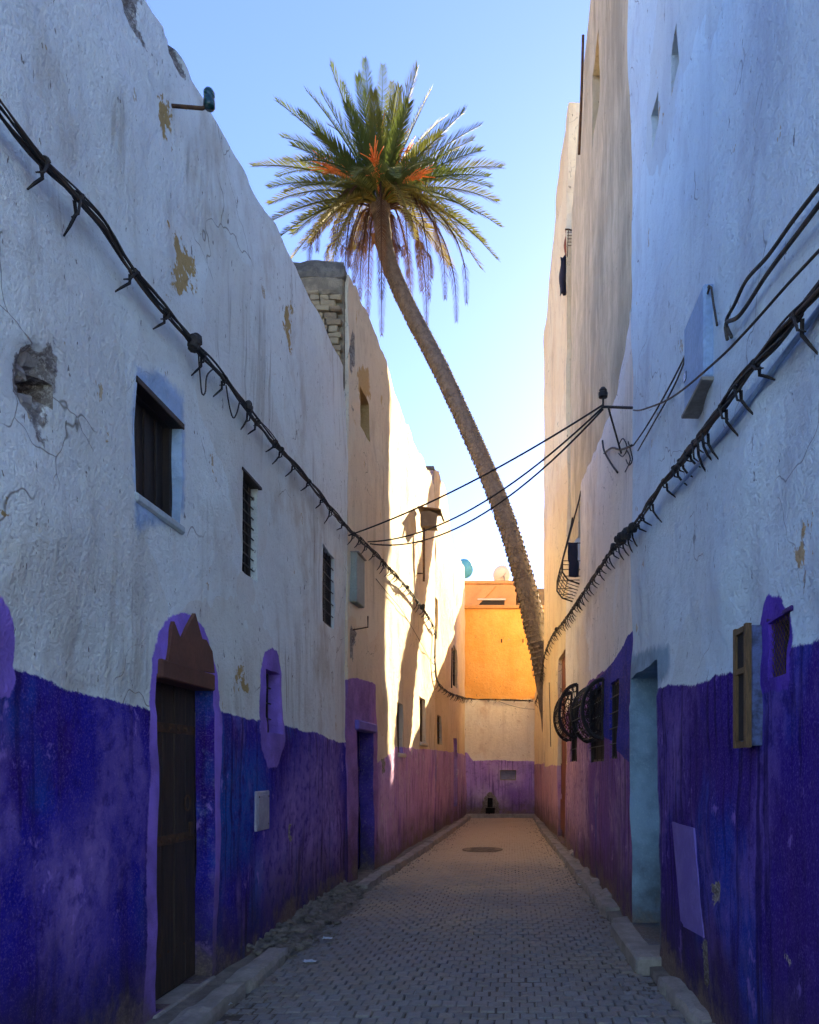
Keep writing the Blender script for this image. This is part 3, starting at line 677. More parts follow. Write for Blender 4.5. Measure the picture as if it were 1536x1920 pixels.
mb = MB(); mb.box(-3.5, -1.72, 16.33, 16.60, 6.9, 8.02, .01); mb.build('parapet_end', M_L3, hL3)
mb = MB(); mb.box(-3.5, -1.70, 16.30, 16.62, 8.02, 8.10, .01); mb.build('coping', M_CAP, hL3)
# ---- end house
E = Wall((-1.46, 22.5), (6.5, 22.5), 1)
hE = thing('house', (0, 22.6, 0), 'orange house closing the alley over a cream wall with purple dado', 'house')
E.polys('tan', [(-.5, 3.56), (9, 3.56), (9, 9), (-.5, 9)])
E.poly('broken', [(900, 1530), (907, 1498), (918, 1484), (932, 1496), (940, 1530)])
rh = [E.s_of(910), E.s_of(928), .10, .30]; E.opening(rh, .30, {'broken': .1}); rh2 = [E.s_of(914), E.s_of(924), .30, E.at(920, 1497)[1]]; E.opening(rh2, .30, {'broken': .1})
E.poly('fade_lit', [(925, 1435), (975, 1438), (972, 1475), (930, 1470)]); E.poly('fade_lit', [(880, 1490), (905, 1470), (950, 1500), (940, 1520), (885, 1520)]); E.poly('azure', [(955, 1465), (995, 1475), (995, 1515), (950, 1505)])
rm = [E.s_of(938), E.s_of(968), E.at(950, 1463)[1], E.at(950, 1444)[1]]; E.opening(rm, .12, {'broken': .1})
E.front('wall', M_END, hE, lambda s: 6.32+.03*math.sin(s*3), .10, lambda s: float(np.interp(s, [0, .1, .3, 2.2], [1.98, 1.98, 1.72, 1.72])), amp=.02, seed=2.7, body=1.4, tan_back=.03, jag=.03, body_top=6.1)
f = window(E, rm, hE, .12, mat_f=M_KERB, mat_p=M_PLATE2, name='meter_niche')
mb = MB(); E.bx(mb, rh[0]-.03, rh[1]+.03, .05, rh2[3]+.03, -.36, -.29); mb.build('arch_hole_shade', M_DARK, hE)  # dark panel painted as the shade deep in the arched hole
mb = MB(); E.bx(mb, -.05, 6, 6.30, 6.40, -.40, .05, .012); mb.build('coping', M_ROOF, hE)
for px in (941, 981):
    s, z = E.at(px, 1200); MB().tube([E.pt(s, z, -.04), E.pt(s, z, .12), E.pt(s, z-.10, .14)], .018, 6).build('spike', M_RUST, hE)
# roof room set back on the end house
q0, q1 = at(870, 1095, 24.3), at(968, 1140, 24.3)
mb = MB(); mb.box(q0.x, q1.x, 24.3, 27.5, 5.9, q0.z, .02); rr = mb.build('roof_room', M_ROOF, hE)
mb = MB(); mb.box(q0.x-.04, q1.x+.05, 24.24, 27.5, q0.z+.003, q0.z+.10, .01); mb.build('coping', M_ROOF, rr)
a, b_ = at(898, 1126, 24.28), at(946, 1138, 24.28)
mb = MB(); mb.box(a.x, b_.x, 24.27, 24.305, b_.z, a.z); mb.build('window', M_DARK, rr)
mb = MB(); mb.box(a.x-.04, b_.x+.04, 24.20, 24.31, a.z+.002, a.z+.05, .008); mb.build('window_hood', M_DISHW, rr)
p0, p1 = at(872, 1140, 24.25), at(925, 1098, 24.25)
MB().prism([p0, p0+Vector((.35, 0, 0)), p1+Vector((.1, 0, 0)), p1+Vector((-.25, 0, 0))], (0, 1, 0), .055).build('stair_parapet', M_ROOF, rr)
q2, q3 = at(970, 1103, 26), at(1030, 1140, 26)
mb = MB(); mb.box(q2.x, 5, 26, 29, 5.9, q2.z, .02); mb.build('roof_room', M_BRICK, hE)
# ---- near right house
R1 = Wall((1.18, .6), (1.08, 6.66), -1)
hR1 = thing('house', (1.25, 1, 0), 'near right house, tall blue white front over ultramarine dado with recessed blue doorway', 'house')
rdr = [R1.s_of(1240), R1.s_of(1188), .12, 2.30]; R1.opening(rdr, .34, {'blue': .3, 'dado': -1})
rn = [R1.s_of(1490), R1.s_of(1452), R1.at(1470, 1268)[1], R1.at(1470, 1158)[1]]; R1.opening(rn, .045, {'surr': .3})
for (xa, xb, yt, yb) in ((1278, 1263, 70, 140), (1235, 1223, 195, 260)):
    r_ = [R1.s_of(xa), R1.s_of(xb), R1.at((xa+xb)/2, yb)[1], R1.at((xa+xb)/2, yt)[1]]; R1.opening(r_, .30, {})
R1.poly('surr', [(1424, 1300), (1427, 1180), (1437, 1135), (1455, 1114), (1478, 1116), (1490, 1150), (1497, 1215), (1492, 1290)])
R1.poly('blue', [(1183, 1760), (1180, 1228), (1192, 1222), (1232, 1210), (1262, 1205), (1262, 1270), (1241, 1285), (1243, 1800)])
R1.poly('broken', [(1345, 1660), (1356, 1650), (1364, 1690), (1352, 1700), (1344, 1690)])
R1.poly('broken', [(1480, 1790), (1486, 1768), (1493, 1800), (1490, 1822), (1483, 1815)])
R1.poly('broken', [(1316, 1762), (1328, 1760), (1330, 1850), (1318, 1852)])
R1.poly('broken', [(1512, 1065), (1522, 1060), (1518, 1108), (1512, 1105)])
R1.poly('flake', [(1500, 1000), (1545, 960), (1545, 1010), (1515, 1075)])
R1.poly('flake', [(1236, 210), (1246, 215), (1242, 240)]); R1.poly('flake', [(1260, 150), (1266, 160), (1262, 178)])
R1.polys('fade_lit', [(R1.s_of(1250), 2.0), (R1.s_of(1300), 1.95), (R1.s_of(1290), 1.3), (R1.s_of(1255), 1.2)])
R1.dents += [(R1.s_of(1420), 2.9, .3, .05), (R1.s_of(1380), 2.5, .25, .05)]
R1.front('wall', M_R1, hR1, lambda s: float(np.interp(s, [0, 3.55, 3.6, 7], [6.5, 6.5, 8.8, 8.8])), .065, lambda s: float(np.interp(s, [0, 1.9, 4.9, 6.4], [1.95, 1.95, 2.07, 2.1])), amp=.035, s_fine=(1.4, 7), seed=11.1, lean=.006)  # unseen near roof kept low to let sky light into the alley
door = MB(); R1.bx(door, rdr[0]-.02, rdr[1]+.02, .08, 2.34, -.40, -.33); door = door.build('door', M_DOORBLUE, hR1)
for (a, b_) in ((.3, 1.0), (1.15, 2.05)):
    mb = MB(); R1.bx(mb, rdr[0]+.12, rdr[1]-.12, a, b_, -.335, -.318, .008); mb.build('door_panel', M_DOORBLUE, door)
mb = MB(); R1.bx(mb, rdr[0]-.06, rdr[1]+.05, -.03, .118, -.34, .19, .015); mb.build('doorstep', M_KERB, hR1)
f = window(R1, rn, hR1, .045, mat_f=M_VIOLETDOOR, mat_p=M_DARK, rail=.012)
mb = MB(); k = 9
for i in range(-k, k+1):
    for sg in (-1, 1):
        s0, s1, z0, z1 = rn; c = (s0+s1)/2+i*.034; h = (z1-z0)/2; zc = (z0+z1)/2
        a, b_ = (c-sg*h, z0), (c+sg*h, z1)
        def clip(a, b_):
            (xa, ya), (xb, yb) = a, b_; t0, t1 = 0, 1; dx = xb-xa
            for lo, sgn in ((s0, 1), (s1, -1)):
                p_, q_ = -dx*sgn, (xa-lo)*sgn
                if abs(p_) < 1e-9: continue
                t = q_/p_
                if p_ < 0: t0 = max(t0, t)
                else: t1 = min(t1, t)
            return None if t0 >= t1 else ((xa+dx*t0, ya+(yb-ya)*t0), (xa+dx*t1, ya+(yb-ya)*t1))
        q = clip(a, b_)
        if q: mb.tube([R1.pt(*q[0], -.004+sg*.002), R1.pt(*q[1], -.004+sg*.002)], .0016, 4)
mb.build('wire_mesh', M_RUST, f)
mb = MB(); R1.bx(mb, rn[0]-.03, rn[1]+.02, rn[3]+.0, rn[3]+.022, -.03, .012, .005); mb.build('hood', M_VIOLETDOOR, f)
# ---- mid right house
R2 = Wall((1.085, 6.66), (1.0, 13.6), -1)
hR2 = thing('house', (1.05, 10, 0), 'mid right house, stained tan upper storeys over white and violet lower wall', 'house')
R2.polys('tan', [R2.at(1180, 560), R2.at(1156, 741), R2.at(1125, 821), R2.at(1085, 911), R2.at(1074, 1030), (7.2, 4.5), (7.2, 14), (-.3, 14)])
rg1 = [R2.s_of(1085), R2.s_of(1071), 1.60, 2.62]; R2.opening(rg1, .045, {})
rg2 = [R2.s_of(1133), R2.s_of(1110), 1.58, 2.48]; R2.opening(rg2, .045, {})
rg3 = [R2.s_of(1161), R2.s_of(1145), R2.at(1153, 1424)[1], R2.at(1153, 1276)[1]]; R2.opening(rg3, .04, {})
rup = [.02, .30, R2.at(1166, 735)[1], R2.at(1166, 625)[1]]; R2.opening(rup, .25, {})
rty = [R2.s_of(1112), R2.s_of(1100), R2.at(1106, 235)[1], R2.at(1106, 95)[1]]; R2.opening(rty, .25, {})
rbal = [R2.s_of(1086), R2.s_of(1076), R2.at(1081, 1075)[1], R2.at(1081, 935)[1]]; R2.opening(rbal, .2, {})
R2.polys('surr', [(-.1, 2.75), (1.6, 2.62), (2.6, 2.55), (2.7, 2.2), (2.2, 1.9), (1.2, 1.75), (.5, 1.6), (-.1, 1.5)])
R2.polys('fade_lit', [(3.4, 2.0), (6.9, 2.2), (6.9, .1), (5.0, .2), (3.4, .5)])  # far dado turned paler lilac, the warm far light put into colour
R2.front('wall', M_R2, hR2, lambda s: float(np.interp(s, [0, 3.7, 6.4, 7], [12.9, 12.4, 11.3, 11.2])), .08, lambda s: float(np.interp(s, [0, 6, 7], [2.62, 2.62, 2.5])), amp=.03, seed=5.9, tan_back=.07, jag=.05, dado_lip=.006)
for r_, nb in ((rg1, 3), (rg2, 3), (rg3, 2)): window(R2, r_, hR2, .04 if r_ is rg3 else .045, bars=(nb, 4), mat_p=M_DARK)
window(R2, rup, hR2, .25, mat_f=M_PALEGREEN, mat_p=M_PALEGREEN); window(R2, rty, hR2, .25, mat_f=M_YELLOW, mat_p=M_YELLOW); window(R2, rbal, hR2, .2, mat_f=M_KERB, mat_p=M_GLASS)
# ---- far right house and the low wall at the end
R3 = Wall((1.0, 13.6), (.82, 19.0), -1)
hR3 = thing('house', (.9, 16.5, 0), 'tall sand coloured far right house with red brown street door', 'house')
rdb = [.25, 1.05, .1, R3.at(1052, 1228)[1]]; rdb[0], rdb[1] = R3.s_of(1063) if R3.s_of(1063) > .08 else .10, R3.s_of(1046)
R3.opening(rdb, .08, {})
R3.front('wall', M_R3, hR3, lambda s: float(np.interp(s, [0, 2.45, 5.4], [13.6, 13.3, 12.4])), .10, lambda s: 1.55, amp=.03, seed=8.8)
door = MB(); R3.bx(door, rdb[0]-.02, rdb[1]+.02, .06, rdb[3]+.02, -.13, -.07); door = door.build('door', M_DOORBROWN, hR3)
zz = .25
while zz < rdb[3]-.3:
    mb = MB(); R3.bx(mb, rdb[0]+.08, rdb[1]-.08, zz, min(zz+.62, rdb[3]-.08), -.07, -.055, .008); mb.build('door_panel', M_DOORBROWN, door); zz += .72
for k in range(18):
    z = .3+k*.15; MB().lathe(R3.pt(rdb[0]+.05, z, -.07), R3.n, [(.014, 0), (.012, .01), (.002, .016)], 8).build('stud', M_DISHW, door)
R4 = Wall((.82, 19.0), (.70, 22.5), -1)
hR4 = thing('garden_wall', (.75, 21.2, 0), 'low cream wall below the palm trunk at the far right corner', 'wall')
R4.front('wall', M_R3, hR4, lambda s: float(np.interp(s, [0, 3.5], [4.8, 3.7])), .10, lambda s: 1.6, amp=.025, seed=9.8, body=.2, body_top=3.6)
# ---- added behind the camera, unseen: open square, sunlit house bouncing light into the alley
B = Wall((13, -17), (-13, -17), 1)
hB = thing('house', (0, -17.2, 0), 'added unseen sky blue house behind the viewer that bounces sunlight into the alley', 'house')
rB = []
for k in range(5):
    for zz in (1.0, 4.6):
        rB.append([3+k*4.6, 4.1+k*4.6, zz, zz+1.5]); B.opening(rB[-1], .15)
M_B = wall_mat('blue_bounce_limewash', (.34, .56, .82), (.28, .50, .78), (.5, .36, .2), (.04, .02, .3), (.05, .02, .3), (.02, .05, .4), (.12, .06, .5), (.2, .4, .6), (.6, .5, .38), (.4, .33, .25))  # blue chosen to cool the sunlight it throws into the alley
B.front('wall', M_B, hB, lambda s: 8.2, .3, lambda s: .6, seed=3.1)
for r_ in rB: window(B, r_, hB, .15, mat_f=M_WOOD, bars=(2, 0), rail=.07)
# ================================================================== window baskets on the mid right house
def basket(w, s0, s1, z0, z1, prot, house):
    root = MB(); zc, hh = (z0+z1)/2, (z1-z0)/2
    def arc(s, k=1.0, n=16, a0=0.0, a1=math.pi): return [w.pt(s, zc+hh*k*math.cos(a0+(a1-a0)*i/n), .02+prot*k*math.sin(a0+(a1-a0)*i/n)) for i in range(n+1)]
    root.tube(arc(s0)+[w.pt(s0, zc, .02)]+[w.pt(s0, z1, .02)], .022, 6)
    ro = root.build('window_basket', M_BLACKIRON, house)
    MB().tube(arc(s1)+[w.pt(s1, zc, .02)]+[w.pt(s1, z1, .02)], .022, 6).build('side_frame', M_BLACKIRON, ro)
    for s in (s0, s1): MB().tube(arc(s, .93), .010, 5).build('inner_hoop', M_BLACKIRON, ro)
    for s in (s0, s1):
        m = MB()
        for k in (.25, .5, .74): m.tube(arc(s, k, 12), .007, 4)
        for i in range(1, 12):
            a = math.pi*i/12; m.tube([w.pt(s, zc, .02), w.pt(s, zc+hh*.93*math.cos(a), .02+prot*.93*math.sin(a))], .005, 4)
        for i in range(10):
            a = math.pi*(i+.5)/10; c = (zc+hh*.84*math.cos(a), .02+prot*.84*math.sin(a)); r = .055
            m.tube([w.pt(s, c[0]+r*math.cos(t), c[1]+r*.8*math.sin(t)) for t in np.linspace(0, 2*math.pi, 9)], .0055, 4)
        m.build('side_tracery', M_BLACKIRON, ro)
    n = 5
    for i in range(1, n): MB().tube(arc(s0+(s1-s0)*i/n, 1, 12), .006, 5).build('rib', M_BLACKIRON, ro)
    for i in range(1, 7):
        a = math.pi*i/7; z, o_ = zc+hh*math.cos(a), .02+prot*math.sin(a); MB().tube([w.pt(s0, z, o_), w.pt(s1, z, o_)], .006, 5).build('rail', M_BLACKIRON, ro)
basket(R2, rg1[0]-.10, rg1[1]-.1, 1.95, 2.78, .28, hR2)
basket(R2, rg2[0]-.05, rg2[1]-.3, 1.82, 2.52, .24, hR2)
# sloping iron basket with a dark cloth, high on the mid right house
s0, s1 = rbal[0]-.1, rbal[1]+.25; zt, zb = R2.at(1086, 925)[1], R2.at(1086, 1098)[1]
bo = None
for s in (s0, s1):
    m = MB().tube([R2.pt(s, zt, 0), R2.pt(s, zt-.15, .03), R2.pt(s, zb+.35, .27), R2.pt(s, zb+.18, .27), R2.pt(s, zb+.06, .18), R2.pt(s, zb, .0)], .014, 6)
    if bo is None: bo = m.build('window_basket', M_BLACKIRON, hR2)
    else: m.build('side_frame', M_BLACKIRON, bo)
for i in range(1, 6):
    s = s0+(s1-s0)*i/6
    MB().tube([R2.pt(s, zb+.62, .2), R2.pt(s, zb+.35, .27), R2.pt(s, zb+.18, .27), R2.pt(s, zb+.06, .18), R2.pt(s, zb, .0)], .007, 5).build('bar', M_BLACKIRON, bo)
for z, o_ in ((zb+.06, .18), (zb+.12, .24), (zb+.22, .275), (zb+.35, .275), (zb+.62, .205)):
    MB().tube([R2.pt(s0, z, 0), R2.pt(s0, z, o_), R2.pt(s1, z, o_), R2.pt(s1, z, 0)], .007, 5).build('rail', M_BLACKIRON, bo)
m = MB(); nn = 10
for i in range(nn+1):
    z = zb+.62-.52*i/nn
    for o_ in (0.02, .07, .12, .17): m.v.append(tuple(R2.pt(s0-.02+.012*math.sin(i*1.3+o_*40), z+.01*math.sin(o_*50), o_+(.02 if i < 6 else 0))))
for i in range(nn):
    for k in range(3): m.f.append((4*i+k, 4*i+k+1, 4*i+k+5, 4*i+k+4))
cl = m.build('hung_cloth', M_CLOTHB, smooth=True); tag(cl, 'dark cloth draped over the sloping iron window basket above the cables', 'cloth')
so_ = cl.modifiers.new('thickness', 'SOLIDIFY'); so_.thickness = .012

# ================================================================== cables
def spline(pts, n):
    pts = [Vector(p) for p in pts]; out = []
    L = [0]
    for a, b_ in zip(pts[:-1], pts[1:]): L.append(L[-1]+(b_-a).length)
    for k in range(n+1):
        t = L[-1]*k/n; i = min(max(0, np.searchsorted(L, t)-1), len(pts)-2); f = (t-L[i])/max(1e-9, L[i+1]-L[i])
        p0, p1, p2, p3 = pts[max(i-1, 0)], pts[i], pts[i+1], pts[min(i+2, len(pts)-1)]
        out.append(.5*((2*p1)+(-p0+p2)*f+(2*p0-5*p1+4*p2-p3)*f*f+(-p0+3*p1-3*p2+p3)*f**3))
    return out, L[-1]
M_CABLE3 = simple('brown_cable', (.10, .065, .045), (.055, .04, .03), 14, .8, .3)
def bundle(label, pts, normals, strands, rad, rs, hook_step, lumps, loops=()):
    n = 260; c, L = spline(pts, n); root = thing('cable_bundle', c[len(c)//2], label, 'cables')
    nn = [Vector(normals(p)) for p in c]
    for k in range(strands):
        ph = 2*math.pi*k/strands; P = []; f1, f2 = random.uniform(.7, 1.2), random.uniform(1.5, 3)
        for i, p in enumerate(c):
            t = (c[min(i+1, n)]-c[max(i-1, 0)]).normalized(); a = nn[i]; b_ = t.cross(a).normalized(); l = L*i/n
            sp = rad*(.55+(.5+.7*((k*37) % 10)/10)*abs(math.sin(math.pi*l/hook_step*.5+k*.2)))
            ang = ph+l*f1*2+.5*math.sin(l*f2+k)
            P.append(p+a*(.045+sp*.7*math.cos(ang))+b_*sp*math.sin(ang))
        MB().tube(P, rs*random.choice((.8, 1, 1.3)), 5).build('cable', random.choice((M_CABLE, M_CABLE2, M_CABLE3)), root, smooth=True)
    l = hook_step*.4
    while l < L:
        i = int(n*l/L); p = c[i]; t = (c[min(i+1, n)]-c[max(i-1, 0)]).normalized(); a = nn[i]; b_ = t.cross(a).normalized()
        if b_.z > 0: b_ = -b_
        m = MB(); k = random.uniform(.45, 1.25); t = (t+Vector((0, 0, random.uniform(-.4, .4)))).normalized()
        ring = [p+a*(.045+rad*.95*math.cos(q))+b_*(rad*1.0*math.sin(q))+t*(.012*q/math.pi-.012) for q in np.linspace(0, random.choice((2, 4, 4))*math.pi, 18)]
        m.tube(ring, .0065, 5, False)
        m.tube([p+a*.03+b_*rad, p+a*.02+b_*(rad+.04*k)+t*.02, p-a*.0+b_*(rad+.085*k)-t*.01, p-a*.03+b_*(rad+.12*k)-t*.02], [.009, .008, .007, .004], 5)
        m.tube([p+a*.06+b_*rad*.6, p+a*.055+b_*(rad+.05*k)-t*.03, p+a*.03+b_*(rad+.065*k)-t*.05], [.007, .006, .003], 5)
        m.build('wall_clip', M_CABLE, root); l += hook_step*random.choice((.55, .8, 1.0, 1.15, 1.5))
    for (l, sz) in lumps:
        i = int(n*l); p = c[i]+nn[i]*.06; m = MB()
        for q in range(5):
            o_ = Vector((random.uniform(-.15, .15)*sz, random.uniform(-.3, .3)*sz, random.uniform(-.25, .25)*sz)); m.lathe(p+o_-Vector((0, 0, sz*.35)), (random.uniform(-.5, .5), random.uniform(-.5, .5), 1), [(sz*.18, 0), (sz*.33, sz*.1), (sz*.34, sz*.5), (sz*.2, sz*.68)], 8)
        m.build('splice_box', M_CABLE, root, smooth=False)
    for q in loops:
        MB().tube(spline(q, 24)[0], rs*.9, 5).build('slack_loop', M_CABLE2, root, smooth=True)
    return root
def w3(w, px, py, off=.0, extra=0.0):
    s, z = w.at(px, py, off)
    for _ in range(2): s, z = w.at(px, py, off+extra+(w.field(s, z) if w.field else 0))
    return w.pt(s, z, off)
LP = [w3(L1, *p, .03, .04) for p in [(-60, 130), (0, 205), (65, 285), (150, 375), (195, 425), (240, 498), (300, 572), (370, 652), (430, 722), (500, 812), (570, 893), (645, 983)]]
LP += [w3(L2, *p, .03) for p in [(700, 1040), (760, 1105), (800, 1158), (807, 1172)]]
LP += [w3(L3, 812, 1190, .03), w3(L3, 812, 1245, .03), w3(L3, 818, 1280, .03), w3(L3, 838, 1299, .03), w3(L3, 862, 1307, .05), w3(E, 880, 1311, .06), w3(E, 930, 1312, .05), w3(E, 1000, 1314, .05)]
nl = lambda p: (0, -1, 0) if p.y > 22.35 else (1, -.03, 0)
lo = [[w3(L1, x, y, .04) for x, y in q] for q in ([(372, 660), (375, 700), (379, 738), (385, 735), (388, 705), (402, 690)], [(424, 722), (430, 760), (437, 783), (444, 775), (449, 755)])]
bundle('thick bundle of old black cables clipped along the left house fronts', LP, nl, 8, .019, .0058, .34, [(.085, .10), (.13, .07), (.44, .07), (.50, .10)], lo)
RP = [w3(R1, *p, .03, .04) for p in [(1600, 460), (1536, 545), (1470, 622), (1420, 680), (1370, 745), (1330, 800), (1285, 858), (1240, 912), (1192, 985)]]
RP += [w3(R2, *p, .03) for p in [(1150, 1040), (1100, 1112), (1062, 1165)]]+[w3(R3, *p, .03) for p in [(1040, 1192), (1026, 1225), (1021, 1250)]]+[w3(R4, 1017, 1275, .03), w3(R4, 1013, 1300, .03), w3(R4, 1007, 1318, .05)]
lo = [[w3(R1, x, y, .05) for x, y in q] for q in ([(1130, 815), (1128, 840), (1140, 870), (1158, 888)], )]
lo = []
bundle('thick bundle of old black cables clipped along the right house fronts', RP, lambda p: (-1, -.02, 0), 8, .017, .0058, .26, [(.20, .09), (.225, .10), (.24, .10), (.255, .09), (.275, .07), (.66, .08)], lo)
def cable(label, pts, r, mat=M_CABLE, n=40, name='cable', cat='cable'):
    return tag(MB().tube(spline(pts, n)[0], r, 6).build(name, mat, smooth=True), label, cat)
P1 = lambda q, off=.03: [w3(R1, x, y, off) for x, y in q]
cable('dusty upper cable sagging over the blue white wall from the right edge', P1([(1560, 320), (1490, 410), (1440, 480), (1400, 525), (1378, 570), (1362, 603), (1372, 632)]), .009, M_CABLE2)
cable('dusty doubled cable just under the upper one at the right edge', P1([(1560, 352), (1500, 432), (1440, 512), (1388, 590), (1362, 606), (1364, 636)], .04), .010, M_CABLE2)
cable('thin taut black cable crossing in front of the pale blue wall box', P1([(1560, 445), (1480, 530), (1400, 620), (1340, 680), (1260, 745), (1205, 768), (1188, 769)], .10), .006)
cable('slack pair of thin grey cables hanging from a hook to the iron bracket', P1([(1345, 610), (1338, 570), (1331, 535), (1310, 590), (1290, 655), (1250, 735), (1212, 800), (1188, 835)], .03), .006, M_CABLE2)
cable('second slack grey cable hanging from the same hook, a little lower', P1([(1331, 538), (1303, 625), (1265, 722), (1222, 800), (1196, 845)], .035), .006, M_CABLE2)
cable('pale blue conduit pipe running below the right cable bundle', P1([(1580, 520), (1536, 580), (1452, 690), (1395, 765), (1335, 840), (1262, 925)], .012), .013, M_BLUEBOX, name='conduit_pipe', cat='pipe')
# wires across the alley
A0, A1 = w3(L2, 654, 1004, .06), w3(L2, 690, 1016, .06); Bq = at(1131, 763, 6.95)
def span(a, b_, sag): return [a+(b_-a)*t-Vector((0, 0, sag*4*t*(1-t))) for t in np.linspace(0, 1, 25)]
for lab, a, b_, sag in (('thin black wire crossing the alley, topmost of the three', A0, Bq+Vector((0, 0, .02)), .10), ('black wire crossing the alley, middle one of the three', A1, Bq, .30), ('black wire crossing the alley, lowest of the three', A1+Vector((.02, .05, -.01)), Bq-Vector((0, 0, .02)), .40)):
    tag(MB().tube(span(a, b_, sag), .0095, 5).build('overhead_wire', M_CABLE, smooth=True), lab, 'wire', 'wires across the alley')
# thin hanging wires on the left
cable('thin loose wire drooping down the sunlit left wall', [w3(L2, *p, .02) for p in [(705, 1085), (725, 1110), (750, 1140), (775, 1180), (800, 1225), (812, 1245)]], .005, M_RUST)
cable('thin wire looping down the orange end wall by the palm', [w3(E, *p, .03) for p in [(1008, 1212), (1000, 1240), (998, 1262), (1008, 1280), (1020, 1285)]], .006, M_CABLE2)
cable('slack wire hanging below the cable on the end wall', [w3(E, *p, .04) for p in [(935, 1315), (955, 1322), (980, 1328), (1003, 1330)]], .006, M_CABLE2)
cable('thin upright pipe on the far right wall beyond the brown door', [w3(R3, 1030, 1280, .03), w3(R3, 1033, 1400, .03)], .010, M_CABLE2, 4, 'pipe', 'pipe')
cable('dark drainpipe high up on the tan upper storeys', [w3(R2, *p, .0) for p in [(1094, 66), (1091, 180), (1086, 290)]], .022, M_RUST, 8, 'drainpipe', 'pipe')
cable('black wall pipe beside the narrow door on the far left house', [w3(L3, *p, .02) for p in [(848, 1215), (847, 1290)]], .018, M_CABLE, 6, 'pipe', 'pipe')

# iron bracket with insulators that carries the wires
br = thing('wire_bracket', w3(R1, 1178, 768), 'black iron bracket with insulators holding the crossing wires on the right', 'bracket')
wa = R1.pt(R1.len-.03, CH+(HY-768)/F*6.66, -.02)
MB().tube([wa, Bq+Vector((.05, 0, .0)), Bq], .013, 6).build('arm', M_BLACKIRON, br)
MB().tube([Bq, Bq+Vector((0, 0, .09))], .010, 6).build('upright', M_BLACKIRON, br)
MB().lathe(Bq+Vector((0, 0, .08)), (0, 0, 1), [(.02, 0), (.042, .01), (.045, .05), (.03, .06), (.038, .075), (.02, .10)], 12).build('insulator', M_BLACKIRON, br)
st = w3(R2, 1165, 850, .02)
MB().tube([Bq+Vector((.05, 0, -.01)), st], .010, 6).build('stay', M_BLACKIRON, br)
for q in ([(1130, 826), (1133, 845), (1145, 868), (1158, 886)], [(1133, 850), (1148, 840), (1165, 843), (1185, 835)], [(1176, 845), (1182, 862), (1172, 885)], [(1160, 835), (1168, 822), (1176, 840), (1168, 856), (1160, 850)], [(1178, 828), (1186, 860), (1180, 872), (1174, 862)]):
    MB().tube(spline([w3(R2, x, y, .03) for x, y in q], 14)[0], .011 if q[0][0] < 1135 else .006, 5).build('loose_wire', M_CABLE, br, smooth=True)

# ================================================================== fixtures on the left
b0 = w3(L1, 320, 198); tipx = at(386, 203, b0.y)
ins = thing('insulator', b0, 'dark green insulator on an L shaped iron bracket near the left roof', 'insulator')
MB().tube([b0-Vector((.05, 0, 0)), b0, tipx-Vector((.02, 0, 0)), tipx+Vector((.012, 0, .02)), tipx+Vector((.02, 0, .06))], .011, 6).build('bracket', M_RUST, ins, smooth=True)
MB().lathe(tipx+Vector((.02, 0, .0)), (0, 0, 1), [(.028, 0), (.034, .012), (.033, .05), (.026, .06), (.032, .07), (.032, .095), (.022, .112), (.012, .118)], 16).build('cap', M_PLASTIC, ins, smooth=True)
mb = MB(); s0, z0 = L1.at(471, 1560); s1, z1 = L1.at(496, 1482); L1.bx(mb, s0, s1, z0, z1, -.03, .026, .006)
pl = mb.build('meter_cover', M_PLATE2); tag(pl, 'small grey rectangular cover plate in the violet dado between doors', 'cover plate')
mb = MB(); L1.bx(mb, s0+.03, s1-.03, z0+.03, z1-.03, .020, .032, .004); mb.build('cover_panel', M_PLATE2, pl)
for a_ in (s0+.045, s1-.045):
    for z_ in (z0+.045, z1-.045): MB().lathe(L1.pt(a_, z_, .031), L1.n, [(.007, 0), (.006, .004), (.001, .005)], 8).build('screw', M_RUST, pl)
mb = MB(); s0, z0 = L2.at(654, 1128); s1, z1 = L2.at(669, 1052); L2.bx(mb, s0, s1, z0, z1, -.03, .09, .01)
jb = mb.build('junction_box', simple('grey_green_box', (.36, .38, .32), (.30, .32, .27), 5)); tag(jb, 'grey green junction box under the left cables at the house corner', 'junction box')
mb = MB(); L2.bx(mb, s0-.012, s1+.012, z1, z1+.015, -.03, .11, .004); mb.build('lid', M_KERB, jb)
s, z = L2.at(660, 1182); e = at(690, 1176, L2.pt(s, z).y)
hk = MB().tube([L2.pt(s, z, -.05), e, e+Vector((0, 0, .14))], .009, 6).build('wall_hook', M_RUST); tag(hk, 'L shaped iron hook sticking out above the second left door', 'hook')
# street lantern on the sunlit wall
d = 14.2; q = at(783, 1090, d); t_ = at(783, 985, d)
lan = thing('street_lamp', q, 'old box shaped street lamp on a pole against the sunlit left wall', 'lamp')
ox = .12
MB().tube([q+Vector((ox, 0, 0)), t_+Vector((ox, 0, 0))], .022, 8).build('pole', M_RUST, lan)
for z_ in (.15, .75): MB().tube([q+Vector((-.12, 0, z_)), q+Vector((ox, 0, z_))], .012, 6).build('bracket', M_RUST, lan)
MB().tube([t_+Vector((ox, 0, -.05)), t_+Vector((ox+.12, -.02, .08))], .012, 6).build('brace', M_RUST, lan)
p = [at(780, 990, d), at(810, 991, d), at(812, 968, d), at(796, 962, d), at(780, 964, d)]
MB().prism([Vector((v.x+.10, v.y-.14, v.z)) for v in p], (0, 1, 0), .28).build('housing', simple('lamp_housing', (.17, .13, .10), (.12, .09, .07), 6), lan)
c = at(797, 962, d); mb = MB(); mb.frame_box((c.x+.10, c.y, c.z+.035), (1, 0, -.12), (0, 1, 0), (.12, 0, 1), .44, .36, .03, .008); mb.build('hood', M_RUST, lan)
